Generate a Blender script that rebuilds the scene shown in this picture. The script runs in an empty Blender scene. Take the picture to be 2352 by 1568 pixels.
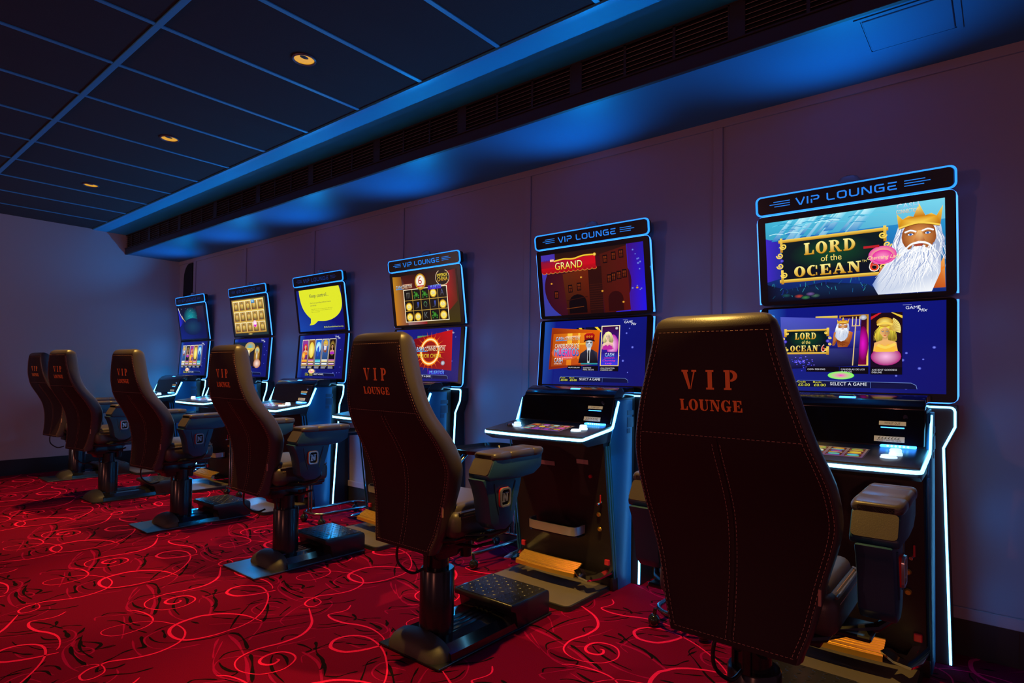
import bpy, bmesh, math, random
from mathutils import Vector, Matrix
random.seed(4)
S = bpy.context.scene
COL = S.collection

# ------------------------------------------------------------------ camera
F, CY, CX = 1369.0, 826.0, 1176.0
YAW, PIT, ROL = [math.radians(a) for a in (50.46, 1.42, 0.80)]
CAMH = 1.15
fw = Vector((math.sin(YAW) * math.cos(PIT), math.cos(YAW) * math.cos(PIT), math.sin(PIT)))
rt0 = Vector((math.cos(YAW), -math.sin(YAW), 0)); up0 = rt0.cross(fw)
rt = rt0 * math.cos(ROL) + up0 * math.sin(ROL)
up = -rt0 * math.sin(ROL) + up0 * math.cos(ROL)
cd = bpy.data.cameras.new('camera'); cam = bpy.data.objects.new('camera', cd); COL.objects.link(cam)
cd.sensor_width = 36.0; cd.sensor_fit = 'HORIZONTAL'; cd.lens = F / 2352 * 36
cd.shift_y = (CY - 784) / 2352; cd.clip_start = 0.05
cam.matrix_world = Matrix(((rt.x, up.x, -fw.x, 0), (rt.y, up.y, -fw.y, 0), (rt.z, up.z, -fw.z, CAMH), (0, 0, 0, 1)))
S.camera = cam

def unproj(u, v, z=0.0):
    d = fw * F + rt * (u - CX) + up * (CY - v)
    t = (z - CAMH) / d.z
    return d.x * t, d.y * t

# ------------------------------------------------------------------ world, exposure, room lights
w = bpy.data.worlds.new('World'); S.world = w; w.use_nodes = True
w.node_tree.nodes['Background'].inputs[0].default_value = (0.80, 0.38, 0.60, 1)
w.node_tree.nodes['Background'].inputs[1].default_value = 0.125
S.view_settings.view_transform = 'Standard'; S.view_settings.look = 'None'
S.view_settings.exposure = 0.0; S.view_settings.gamma = 1.0; S.view_settings.use_curve_mapping = False

ZC = 2.782            # ceiling
WX = 3.175            # machine wall
BY = 8.2              # back wall
def spot(x, y, e, col=(1, 0.58, 0.12), size=118, blend=0.7, z=ZC - 0.012):
    l = bpy.data.lights.new('downlight_beam', 'SPOT'); l.energy = e; l.color = col
    l.spot_size = math.radians(size); l.spot_blend = blend; l.shadow_soft_size = 0.03
    o = bpy.data.objects.new('downlight_beam', l); o.location = (x, y, z); COL.objects.link(o)
    return o
def beam(loc, d, e, col, size=178, blend=1.0):     # added one-sided spot, for machine rim glow and the warm fill
    l = bpy.data.lights.new('glow_stand_in', 'SPOT'); l.energy = e; l.color = col
    l.spot_size = math.radians(size); l.spot_blend = blend; l.shadow_soft_size = 0.0
    o = bpy.data.objects.new('glow_stand_in', l); o.location = loc
    o.rotation_euler = Vector(d).to_track_quat('-Z', 'Y').to_euler(); COL.objects.link(o); return o
MACHINE_Y = (.547, 1.932, 3.414, 4.840, 6.155, 7.560)
BLUE = (0.0, 0.33, 1.0)
for y in MACHINE_Y:
    beam((3.005, y, 1.99), (-.75, 0, .8), 27, BLUE, 128, .9)      # sign rim, up to the soffit
    beam((3.03, y, 1.75), (-1, 0, -.15), 7, BLUE)                # screen rims, out to the chairs
    for s in (1, -1):
        k = .45 if (s < 0 and y < 1) else 1.0
        for z, e in ((1.80, .35), (1.40, .9), (1.0, 1.6), (.60, 2.0), (.25, 1.6)):
            beam((2.985, y + s * .408, z), (0, s, -.05), e * k, BLUE)   # side rims and lower strips
DL = [(1.665, 2.81), (1.66, 4.53), (1.658, 6.243)]          # the three in view
DL_OUT = [(1.665, 1.09)]                   # same row, above the frame
for x, y in DL + DL_OUT: spot(x, y, 250, size=70, blend=.4)
for x, y, e, c, d in ((-4.4, -.8, 98, (1, 0.30, 0.20), (1, .25, -.02)), (-4.4, 4.1, 115, (1, 0.30, 0.20), (1, 0, -.02)), (-2.5, 7.35, 62, (1, 0.62, 0.55), (.5, 1, .05))):
    beam((x, y, 1.7), d, e, c, 172, .4).data.shadow_soft_size = .04      # added warm fill lamps; the machine row opposite is assumed and unseen

# ------------------------------------------------------------------ helpers
def lin(c):
    return tuple(((v / 255.0) / 12.92 if v / 255.0 <= 0.04045 else ((v / 255.0 + 0.055) / 1.055) ** 2.4) for v in c[:3])

def mat(name, col, rough=0.5, metal=0.0, emit=None, es=0.0, bump=None, spec=None, coat=0.0, noisecol=None):
    m = bpy.data.materials.new(name); m.use_nodes = True
    nt = m.node_tree; b = nt.nodes['Principled BSDF']
    b.inputs['Base Color'].default_value = (*col, 1); b.inputs['Roughness'].default_value = rough
    b.inputs['Metallic'].default_value = metal
    if spec is not None: b.inputs['Specular IOR Level'].default_value = spec
    if coat: b.inputs['Coat Weight'].default_value = coat; b.inputs['Coat Roughness'].default_value = 0.08
    if emit: b.inputs['Emission Color'].default_value = (*emit, 1); b.inputs['Emission Strength'].default_value = es
    tc = None
    if noisecol or bump:
        tc = nt.nodes.new('ShaderNodeTexCoord')
    if noisecol:                       # (scale, second colour)
        n = nt.nodes.new('ShaderNodeTexNoise'); n.inputs['Scale'].default_value = noisecol[0]; n.inputs['Detail'].default_value = 4
        r = nt.nodes.new('ShaderNodeMix'); r.data_type = 'RGBA'
        r.inputs[6].default_value = (*col, 1); r.inputs[7].default_value = (*noisecol[1], 1)
        nt.links.new(tc.outputs['Object'], n.inputs['Vector']); nt.links.new(n.outputs['Fac'], r.inputs[0])
        nt.links.new(r.outputs[2], b.inputs['Base Color'])
    if bump:                           # (scale, strength, distance)
        n = nt.nodes.new('ShaderNodeTexNoise'); n.inputs['Scale'].default_value = bump[0]; n.inputs['Detail'].default_value = 3
        bp = nt.nodes.new('ShaderNodeBump'); bp.inputs['Strength'].default_value = bump[1]; bp.inputs['Distance'].default_value = bump[2]
        nt.links.new(tc.outputs['Object'], n.inputs['Vector']); nt.links.new(n.outputs['Fac'], bp.inputs['Height'])
        nt.links.new(bp.outputs['Normal'], b.inputs['Normal'])
    return m

def attr_mat(name, rough=0.25, emission=None, bump=None, spec=0.5):
    m = bpy.data.materials.new(name); m.use_nodes = True
    nt = m.node_tree; b = nt.nodes['Principled BSDF']; b.inputs['Roughness'].default_value = rough
    b.inputs['Specular IOR Level'].default_value = spec
    a = nt.nodes.new('ShaderNodeAttribute'); a.attribute_name = 'Col'
    if emission:
        b.inputs['Base Color'].default_value = (0.004, 0.004, 0.004, 1)
        nt.links.new(a.outputs['Color'], b.inputs['Emission Color']); b.inputs['Emission Strength'].default_value = emission
    else:
        tc = nt.nodes.new('ShaderNodeTexCoord'); n = nt.nodes.new('ShaderNodeTexNoise'); n.inputs['Scale'].default_value = 260
        mr = nt.nodes.new('ShaderNodeMapRange'); mr.inputs[3].default_value = 0.62; mr.inputs[4].default_value = 1.3
        mx = nt.nodes.new('ShaderNodeMix'); mx.data_type = 'RGBA'; mx.blend_type = 'MULTIPLY'; mx.inputs[0].default_value = 1
        nt.links.new(tc.outputs['Object'], n.inputs['Vector']); nt.links.new(n.outputs['Fac'], mr.inputs[0])
        nt.links.new(a.outputs['Color'], mx.inputs[6]); nt.links.new(mr.outputs[0], mx.inputs[7])
        nt.links.new(mx.outputs[2], b.inputs['Base Color'])
        bp = nt.nodes.new('ShaderNodeBump'); bp.inputs['Strength'].default_value = 0.5; bp.inputs['Distance'].default_value = 0.004
        nt.links.new(n.outputs['Fac'], bp.inputs['Height']); nt.links.new(bp.outputs['Normal'], b.inputs['Normal'])
    return m

M = dict(
    wall=mat('wall_paint', (0.27, 0.26, 0.34), 0.62, bump=(90, 0.10, 0.002)),
    backwall=mat('back_wall_paint', (0.36, 0.35, 0.38), 0.7, bump=(70, 0.12, 0.002)),
    trim=mat('trim_paint', (0.28, 0.26, 0.33), 0.45),
    black_base=mat('black_skirting', (0.012, 0.012, 0.014), 0.45),
    tile=mat('ceiling_tile', (0.034, 0.024, 0.028), 0.95, noisecol=(180, (0.018, 0.014, 0.018)), bump=(220, 0.4, 0.002)),
    tbar=mat('glow_tinted_ceiling_bar', (0.04, 0.32, 0.56), 0.4),  # blue LED glow put into the bar colour
    plaster=mat('glow_tinted_bulkhead_paint', (0.010, 0.135, 0.25), 0.42, bump=(60, 0.08, 0.002)),  # soffit base colour tinted with the machines' blue glow
    border=mat('glow_tinted_border_paint', (0.014, 0.34, 0.56), 0.55),  # blue glow from the machines mixed into the border colour
    darkwood=mat('bulkhead_fascia', (0.016, 0.010, 0.012), 0.5),
    grille=mat('grille_metal', (0.12, 0.085, 0.085), 0.4, 0.3),
    void=mat('grille_void', (0.002, 0.002, 0.002), 0.9),
    leather=mat('brown_leather', (0.060, 0.046, 0.048), 0.40, bump=(420, 0.22, 0.0012), noisecol=(7, (0.048, 0.037, 0.040))),
    backcloth=mat('backrest_vinyl', (0.028, 0.014, 0.019), 0.62, bump=(600, 0.2, 0.001), spec=0.12),
    pad=mat('armrest_leather', (0.065, 0.052, 0.055), 0.36, bump=(380, 0.22, 0.0012)),
    stitch=mat('tan_stitching', (0.42, 0.22, 0.18), 0.7),
    orange=mat('orange_print', (1.0, 0.26, 0.05), 0.6),
    plastic=mat('black_plastic', (0.016, 0.018, 0.022), 0.33),
    armshell=mat('glow_tinted_grey_shell', (0.012, 0.052, 0.115), 0.42),  # grey shell, blue light from the machines tinted into its colour
    gloss=mat('black_gloss', (0.008, 0.008, 0.010), 0.12, coat=0.5),
    satin=mat('black_satin_metal', (0.02, 0.02, 0.024), 0.22, 0.3),
    steel=mat('brushed_steel', (0.13, 0.15, 0.18), 0.28, 0.9),
    bumper=mat('worn_bumper', (0.055, 0.045, 0.035), 0.55, bump=(200, 0.2, 0.002), noisecol=(9, (0.035, 0.030, 0.028))),
    chrome=mat('chrome', (0.75, 0.75, 0.77), 0.09, 1.0),
    badge=mat('badge_metal', (0.42, 0.45, 0.50), 0.22, 0.6),
    redlens=mat('red_badge_edge', (0.7, 0.02, 0.02), 0.25),
    side=mat('glow_tinted_side_metal', (0.008, 0.14, 0.32), 0.42, 0.2),  # grey side metal with the blue LED light put into its colour
    cab=mat('cabinet_black', (0.012, 0.010, 0.013), 0.42),
    deckm=mat('deck_black', (0.022, 0.022, 0.028), 0.35),
    hood=mat('hood_gloss', (0.014, 0.013, 0.014), 0.14, coat=0.6),
    glass=mat('smoked_glass', (0.006, 0.006, 0.008), 0.08, coat=0.4),
    footplate=mat('worn_floor_plate', (0.20, 0.17, 0.155), 0.38, 0.3, noisecol=(6, (0.13, 0.11, 0.10))),
    brass=mat('ribbed_foot_rail', (0.80, 0.52, 0.09), 0.32, 0.8),
    label_y=mat('glowing_yellow_label', (0.62, 0.48, 0.25), 0.6, emit=(0.62, 0.45, 0.20), es=0.35),  # printed label, faint glow added to brighten it
    label_p=mat('pale_label', (0.45, 0.30, 0.34), 0.6),
    ink=mat('label_ink', (0.02, 0.015, 0.01), 0.7),
    button=mat('lit_button', (0.8, 0.9, 1), 0.3, emit=(0.50, 0.74, 1.0), es=1.25),
    bluelit=mat('lit_slot', (0.1, 0.3, 1), 0.3, emit=(0.03, 0.25, 1.0), es=6.0),
    slotcore=mat('slot_led', (0.5, 0.9, 1), 0.3, emit=(0.15, 0.75, 1.0), es=5.0),
    led_sign=mat('led_sign', (0.1, 0.4, 1), 0.4, emit=(0.01, 0.25, 1.0), es=1.6),
    led_side=mat('led_side', (0.2, 0.5, 1), 0.4, emit=(0.04, 0.25, 1.0), es=2.4),
    led_low=mat('led_low', (0.6, 0.8, 1), 0.4, emit=(0.13, 0.55, 1.0), es=6.5),
    led_deck=mat('led_deck', (0.6, 0.9, 1), 0.4, emit=(0.12, 0.60, 1.0), es=6.5),
    signtext=mat('sign_letters', (0.02, 0.1, 0.4), 0.4, emit=(0.01, 0.22, 0.85), es=1.0),
    signtext_dim=mat('sign_letters_dim', (0.02, 0.05, 0.2), 0.4, emit=(0.004, 0.04, 0.25), es=0.5),
    dome=mat('beacon_glass', (0.25, 0.32, 0.4), 0.06, 0.3),
    amber=mat('downlight_reflector', (0.10, 0.05, 0.005), 0.5, emit=(0.70, 0.33, 0.012), es=1.0),
    ringm=mat('downlight_ring', (0.12, 0.09, 0.14), 0.4, 0.3),
    caster=mat('black_ball', (0.01, 0.01, 0.012), 0.08, coat=0.5),
    tube=mat('chromed_tube', (0.30, 0.31, 0.34), 0.22, 1.0),
    cable=mat('black_cable', (0.01, 0.01, 0.012), 0.35),
    red=mat('red_plastic', (0.55, 0.02, 0.04), 0.35),
    plate_txt=mat('rating_plate', (0.03, 0.10, 0.2), 0.5),
)
M['screen'] = attr_mat('screen_picture', 0.12, emission=1.0)
M['deckscreen'] = attr_mat('deck_picture', 0.2, emission=0.75)
M['carpet'] = attr_mat('carpet_pile', 0.95, spec=0.05)

class MB:
    """collects faces for ONE mesh"""
    def __init__(s): s.v = []; s.f = []; s.c = None
    def add(s, v, f):
        n = len(s.v); s.v += [tuple(p) for p in v]; s.f += [tuple(n + i for i in q) for q in f]
    def box(s, x0, x1, y0, y1, z0, z1, bev=0.0, seg=2, taper=None, rot=None, cen=None):
        bm = bmesh.new(); bmesh.ops.create_cube(bm, size=1)
        for q in bm.verts:
            q.co = Vector((x0 + (q.co.x + .5) * (x1 - x0), y0 + (q.co.y + .5) * (y1 - y0), z0 + (q.co.z + .5) * (z1 - z0)))
        if bev: bmesh.ops.bevel(bm, geom=bm.edges[:], offset=bev, segments=seg, affect='EDGES', profile=0.5)
        if rot is not None:
            c = Vector(cen) if cen else Vector(((x0 + x1) / 2, (y0 + y1) / 2, (z0 + z1) / 2))
            for q in bm.verts: q.co = c + rot @ (q.co - c)
        s.bm(bm)
    def bm(s, bm):
        bm.verts.ensure_lookup_table()
        s.add([v.co[:] for v in bm.verts], [[v.index for v in f.verts] for f in bm.faces]); bm.free()
    def prism(s, pts, axis, a0, a1, bev=0.0, seg=2):
        """polygon pts in the other two axes, extruded along axis (0,1,2)"""
        bm = bmesh.new(); o = [i for i in (0, 1, 2) if i != axis]
        def mk(p, a):
            c = [0, 0, 0]; c[axis] = a; c[o[0]] = p[0]; c[o[1]] = p[1]; return bm.verts.new(c)
        A = [mk(p, a0) for p in pts]; B = [mk(p, a1) for p in pts]
        bm.faces.new(A); bm.faces.new(B[::-1])
        n = len(pts)
        for i in range(n): bm.faces.new((A[i], B[i], B[(i + 1) % n], A[(i + 1) % n]))
        bmesh.ops.recalc_face_normals(bm, faces=bm.faces[:])
        if bev: bmesh.ops.bevel(bm, geom=bm.edges[:], offset=bev, segments=seg, affect='EDGES', profile=0.5)
        s.bm(bm)
    def loft(s, rings, cap=True):
        n = len(rings[0]); v = [p for r in rings for p in r]; f = []
        for i in range(len(rings) - 1):
            for j in range(n):
                a = i * n + j; b = i * n + (j + 1) % n
                f.append((a, b, b + n, a + n))
        if cap:
            f.append(tuple(range(n))[::-1]); f.append(tuple((len(rings) - 1) * n + j for j in range(n)))
        s.add(v, f)
    def cyl(s, p0, p1, r0, r1=None, n=24, cap=True):
        p0 = Vector(p0); p1 = Vector(p1); r1 = r0 if r1 is None else r1
        d = (p1 - p0).normalized(); a = Vector((0, 0, 1)) if abs(d.z) < .9 else Vector((1, 0, 0))
        e1 = d.cross(a).normalized(); e2 = d.cross(e1)
        R = []
        for p, r in ((p0, r0), (p1, r1)):
            R.append([p + (e1 * math.cos(2 * math.pi * i / n) + e2 * math.sin(2 * math.pi * i / n)) * r for i in range(n)])
        s.loft(R, cap)
    def lathe(s, prof, c=(0, 0, 0), n=24, sx=1, sy=1):
        R = [[(c[0] + r * sx * math.cos(2 * math.pi * i / n), c[1] + r * sy * math.sin(2 * math.pi * i / n), c[2] + z) for i in range(n)] for r, z in prof]
        s.loft(R, True)
    def sphere(s, c, r, n=16, sc=(1, 1, 1), half=False):
        lo = 0 if half else -math.pi / 2
        k = 8
        s.lathe([(max(1e-4, r * math.cos(lo + (math.pi / 2 - lo) * i / k)), r * sc[2] * math.sin(lo + (math.pi / 2 - lo) * i / k)) for i in range(k + 1)], c, n, sc[0], sc[1])
    def sweep(s, path, prof, closed=False, upv=(0, 0, 1), taper=None):
        """prof: 2D points (side, up) swept along path"""
        P = [Vector(p) for p in path]; n = len(P); U = Vector(upv); R = []
        for i in range(n):
            a = P[(i - 1) % n] if (closed or i > 0) else P[i]
            b = P[(i + 1) % n] if (closed or i < n - 1) else P[i]
            t1 = (P[i] - a); t2 = (b - P[i])
            if t1.length < 1e-9: t1 = t2
            if t2.length < 1e-9: t2 = t1
            t1.normalize(); t2.normalize(); t = (t1 + t2).normalized()
            sd = t.cross(U)
            if sd.length < 1e-6: sd = Vector((1, 0, 0))
            sd.normalize(); uu = sd.cross(t).normalized()
            m = 1 / max(.5, math.sqrt((1 + t1.dot(t2)) / 2))
            k = taper[i] if taper else 1
            R.append([P[i] + sd * q[0] * m * k + uu * q[1] * k for q in prof])
        if closed: R.append(R[0])
        s.loft(R, not closed)
    def tube(s, path, r, n=10, closed=False, upv=(0, 0, 1)):
        s.sweep(path, [(r * math.cos(2 * math.pi * i / n), r * math.sin(2 * math.pi * i / n)) for i in range(n)], closed, upv)
    def mesh(s, name, m, smooth=35, colors=None):
        me = bpy.data.meshes.new(name); me.from_pydata(s.v, [], s.f); me.validate(); me.update()
        bm = bmesh.new(); bm.from_mesh(me); bmesh.ops.recalc_face_normals(bm, faces=bm.faces[:]); bm.to_mesh(me); bm.free()
        me.materials.append(m)
        if smooth:
            me.polygons.foreach_set('use_smooth', [True] * len(me.polygons))
            me.set_sharp_from_angle(angle=math.radians(smooth))
        return me

CACHE = {}
def link(name, me, parent=None, loc=None):
    o = bpy.data.objects.new(name, me); COL.objects.link(o)
    if parent: o.parent = parent
    if loc: o.location = loc
    return o
def part(name, m, parent, fn, key=None, label=None, smooth=35):
    """one mesh object; fn fills an MB; key shares the mesh between copies"""
    me = CACHE.get(key) if key else None
    if me is None:
        b = MB(); fn(b); me = b.mesh(name, m, smooth)
        if key: CACHE[key] = me
    o = link(name, me, parent)
    if label: o['label'] = label
    return o
def tag(o, label=None, cat=None, group=None, kind=None):
    for k, v in (('label', label), ('category', cat), ('group', group), ('kind', kind)):
        if v: o[k] = v
    return o
def empty(name, loc, rz, label, cat, group=None):
    o = bpy.data.objects.new(name, None); o.empty_display_size = .1; COL.objects.link(o)
    o.location = loc; o.rotation_euler = (0, 0, rz); return tag(o, label, cat, group)
def struct(name, m, fn, label=None, parent=None, smooth=0):
    o = part(name, m, parent, fn, smooth=smooth)
    if parent is None: o['kind'] = 'structure'
    if label: o['label'] = label
    return o

def arc(cx, cy, r, a0, a1, n=5, ry=None):
    ry = r if ry is None else ry
    return [(cx + r * math.cos(math.radians(a0 + (a1 - a0) * i / n)), cy + ry * math.sin(math.radians(a0 + (a1 - a0) * i / n))) for i in range(n + 1)]
def rrect(x0, y0, x1, y1, r, n=5):
    return arc(x1 - r, y1 - r, r, 0, 90, n) + arc(x0 + r, y1 - r, r, 90, 180, n) + arc(x0 + r, y0 + r, r, 180, 270, n) + arc(x1 - r, y0 + r, r, 270, 360, n)
def smooth_path(pts, k=6, closed=False):
    """Catmull-Rom through 2D/3D points"""
    P = [Vector(p) for p in pts]; n = len(P); out = []
    for i in range(n if closed else n - 1):
        if closed: a, b, c, d = P[(i - 1) % n], P[i], P[(i + 1) % n], P[(i + 2) % n]
        else: a, b, c, d = P[max(i - 1, 0)], P[i], P[i + 1], P[min(i + 2, n - 1)]
        for j in range(k):
            t = j / k
            out.append(0.5 * ((2 * b) + (c - a) * t + (2 * a - 5 * b + 4 * c - d) * t * t + (3 * b - a - 3 * c + d) * t ** 3))
    if not closed: out.append(P[-1])
    return out

# ------------------------------------------------------------------ flat drawing (screen pictures, lettering)
TXT = {}
def text_tris(s):
    if s not in TXT:
        cu = bpy.data.curves.new('t', 'FONT'); cu.body = s; cu.size = 1.0; cu.resolution_u = 3
        ob = bpy.data.objects.new('t', cu); me = bpy.data.meshes.new_from_object(ob)
        V = [(v.co.x, v.co.y) for v in me.vertices]; Fs = [tuple(p.vertices) for p in me.polygons]
        bpy.data.objects.remove(ob); bpy.data.curves.remove(cu); bpy.data.meshes.remove(me)
        if V:
            x0 = min(p[0] for p in V); x1 = max(p[0] for p in V); y0 = min(p[1] for p in V); y1 = max(p[1] for p in V)
            V = [((x - x0) / (x1 - x0), (y - y0) / (y1 - y0)) for x, y in V]
        TXT[s] = (V, Fs)
    return TXT[s]
def R_(x0, y0, x1, y1): return [(x0, y0), (x1, y0), (x1, y1), (x0, y1)]
def halfring(cx, cy, ro, rio, ri, rii, a0, a1, n=10):
    return arc(cx, cy, ro, a0, a1, n, rio) + arc(cx, cy, ri, a1, a0, n, rii)
def SL(g, gap):                # slab-serif letters, with or without stencil gaps
    q = gap
    return {
     'V': (0.96, [R_(0, .9, .44, 1), [(.07, .92), (.36, .92), (.56, .14), (.50, 0), (.44, 0)], [(.53 + q, 0), (.57 + q, .0), (.88, .92), (.78, .92), (.57 + q, .2)], R_(.66, .9, .98, 1)]),
     'I': (0.50, [R_(.11, 0, .39, 1), R_(0, .9, .5, 1), R_(0, 0, .5, .1)]),
     'P': (0.86, [R_(.09, 0, .37, 1), R_(0, .9, .37, 1), R_(0, 0, .46, .1), halfring(.37 + q, .71, .46 - q, .29, .20 - q, .19, -90, 90)]),
     'L': (0.80, [R_(.09, 0, .37, 1), R_(0, .9, .46, 1), R_(0, 0, .37, .1), [(.37 + q, 0), (.8, 0), (.8, .36), (.72, .36), (.62, .1), (.37 + q, .1)]]),
     'O': (0.92, [halfring(.46 - q / 2, .5, .46, .52, .17, .42, 90, 270), halfring(.46 + q / 2, .5, .46, .52, .17, .42, -90, 90)]),
     'U': (0.94, [R_(0, .9, .46, 1), R_(.09, .3, .37, 1), halfring(.47, .30, .38, .32, .10, .2, 180, 270 - q * 60), halfring(.47, .30, .38, .32, .28, .22, 270 + q * 60, 360), R_(.75, .3, .85, 1), R_(.62, .9, .98, 1)]),
     'N': (0.98, [R_(.12, 0, .22, 1), R_(0, 0, .34, .1), R_(0, .9, .3, 1), [(.12 + q, 1), (.42, 1), (.86 - q, .22), (.86 - q, 0), (.68, 0), (.22 + q, .80)], R_(.76 + q, .2, .86 + q, 1), R_(.64, .9, 1.0, 1)]),
     'G': (0.98, [halfring(.46 - q / 2, .5, .46, .52, .17, .42, 90, 270), halfring(.46 + q / 2, .5, .40, .52, .30, .42, 30, 90), R_(.76, .66, .86, 1), halfring(.46 + q / 2, .5, .40, .52, .17, .42, -90, -40), R_(.60, .05, .86, .45), R_(.50, .38, .96, .48)]),
     'E': (0.86, [R_(.09, 0, .37, 1), R_(0, .9, .37, 1), R_(0, 0, .37, .1), [(.37 + q, .9), (.64, .9), (.74, .66), (.82, .66), (.82, 1), (.37 + q, 1)], [(.37 + q, 0), (.86, 0), (.86, .36), (.78, .36), (.68, .1), (.37 + q, .1)], R_(.37 + q, .46, .56, .55), R_(.54, .34, .62, .66)]),
     'R': (0.96, [R_(.09, 0, .37, 1), R_(0, .9, .37, 1), R_(0, 0, .46, .1), halfring(.37 + q, .73, .42 - q, .27, .18 - q, .18, -90, 90), [(.42, .5), (.62, .5), (.88, .1), (.98, .1), (.98, 0), (.70, 0)]]),
     'D': (0.94, [R_(.09, 0, .34, 1), R_(0, .9, .34, 1), R_(0, 0, .34, .1), halfring(.34 + q, .5, .56, .5, .30, .40, -90, 90)]),
     'C': (0.90, [halfring(.46, .5, .46, .52, .18, .42, 60, 300), R_(.72, .62, .82, .96), R_(.72, .04, .8, .3)]),
     'A': (0.98, [[(.40, 1), (.52, 1), (.20, 0.08), (.10, .08)], [(.42, 1), (.58, 1), (.92, .08), (.62, .08)], R_(0, 0, .34, .09), R_(.54, 0, 1.0, .09), R_(.24, .3, .68, .38)]),
    }[g]
TECH = {'V': (.95, [[(.02, 1), (.44, .06), (.56, .06), (.93, 1)]]), 'I': (.2, [[(.1, 0), (.1, 1)]]),
 'P': (.9, [[(.1, 0), (.1, .55)], [(.05, .92), (.72, .92), (.85, .8), (.85, .6), (.72, .45), (.3, .45)]]),
 'L': (.85, [[(.1, 1), (.1, .22), (.22, .08), (.85, .08)]]),
 'O': (1.0, [[(.3, .08), (.8, .08), (.92, .25), (.92, .78), (.78, .92), (.24, .92), (.1, .78), (.1, .25), (.3, .08)]]),
 'U': (1.0, [[(.1, 1), (.1, .25), (.26, .08), (.76, .08), (.92, .25), (.92, 1)]]),
 'N': (1.0, [[(.1, 0), (.1, .9), (.22, .92), (.8, .1), (.92, .1), (.92, 1)]]),
 'G': (1.0, [[(.92, .92), (.24, .92), (.1, .78), (.1, .25), (.26, .08), (.90, .08), (.90, .5), (.45, .5)]]),
 'E': (.9, [[(.08, .92), (.9, .92)], [(.08, .5), (.8, .5)], [(.9, .08), (.24, .08), (.1, .2), (.1, .5)]])}
def stroke_polys(pts, wd):
    P = [Vector(p) for p in pts]; n = len(P); out = []
    L, Rr = [], []
    for i in range(n):
        t1 = (P[i] - P[i - 1]).normalized() if i > 0 else (P[1] - P[0]).normalized()
        t2 = (P[i + 1] - P[i]).normalized() if i < n - 1 else t1
        t = (t1 + t2)
        t = t.normalized() if t.length > 1e-6 else t1
        nn = Vector((-t.y, t.x)); m = 1 / max(.55, math.sqrt(max(0, (1 + t1.dot(t2)) / 2)))
        ww = wd[i] if isinstance(wd, (list, tuple)) else wd
        L.append(P[i] + nn * ww / 2 * m); Rr.append(P[i] - nn * ww / 2 * m)
    for i in range(n - 1): out.append([tuple(L[i]), tuple(L[i + 1]), tuple(Rr[i + 1]), tuple(Rr[i])])
    return out
def lay_text(word, style, x0, y0, x1, y1, space=.16, gap=.05):
    """list of polygons of the word fitted in the box"""
    items = []; x = 0
    for ch in word:
        if ch == ' ': x += .55; continue
        wd, ps = (SL(ch, gap) if style == 'slab' else TECH[ch])
        if style == 'tech': ps = [q for st in ps for q in stroke_polys(st, .17)]
        items += [[(x + a, b) for a, b in p] for p in ps]; x += wd + space
    x -= space
    return [[(x0 + a / x * (x1 - x0), y0 + b * (y1 - y0)) for a, b in p] for p in items]

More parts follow.
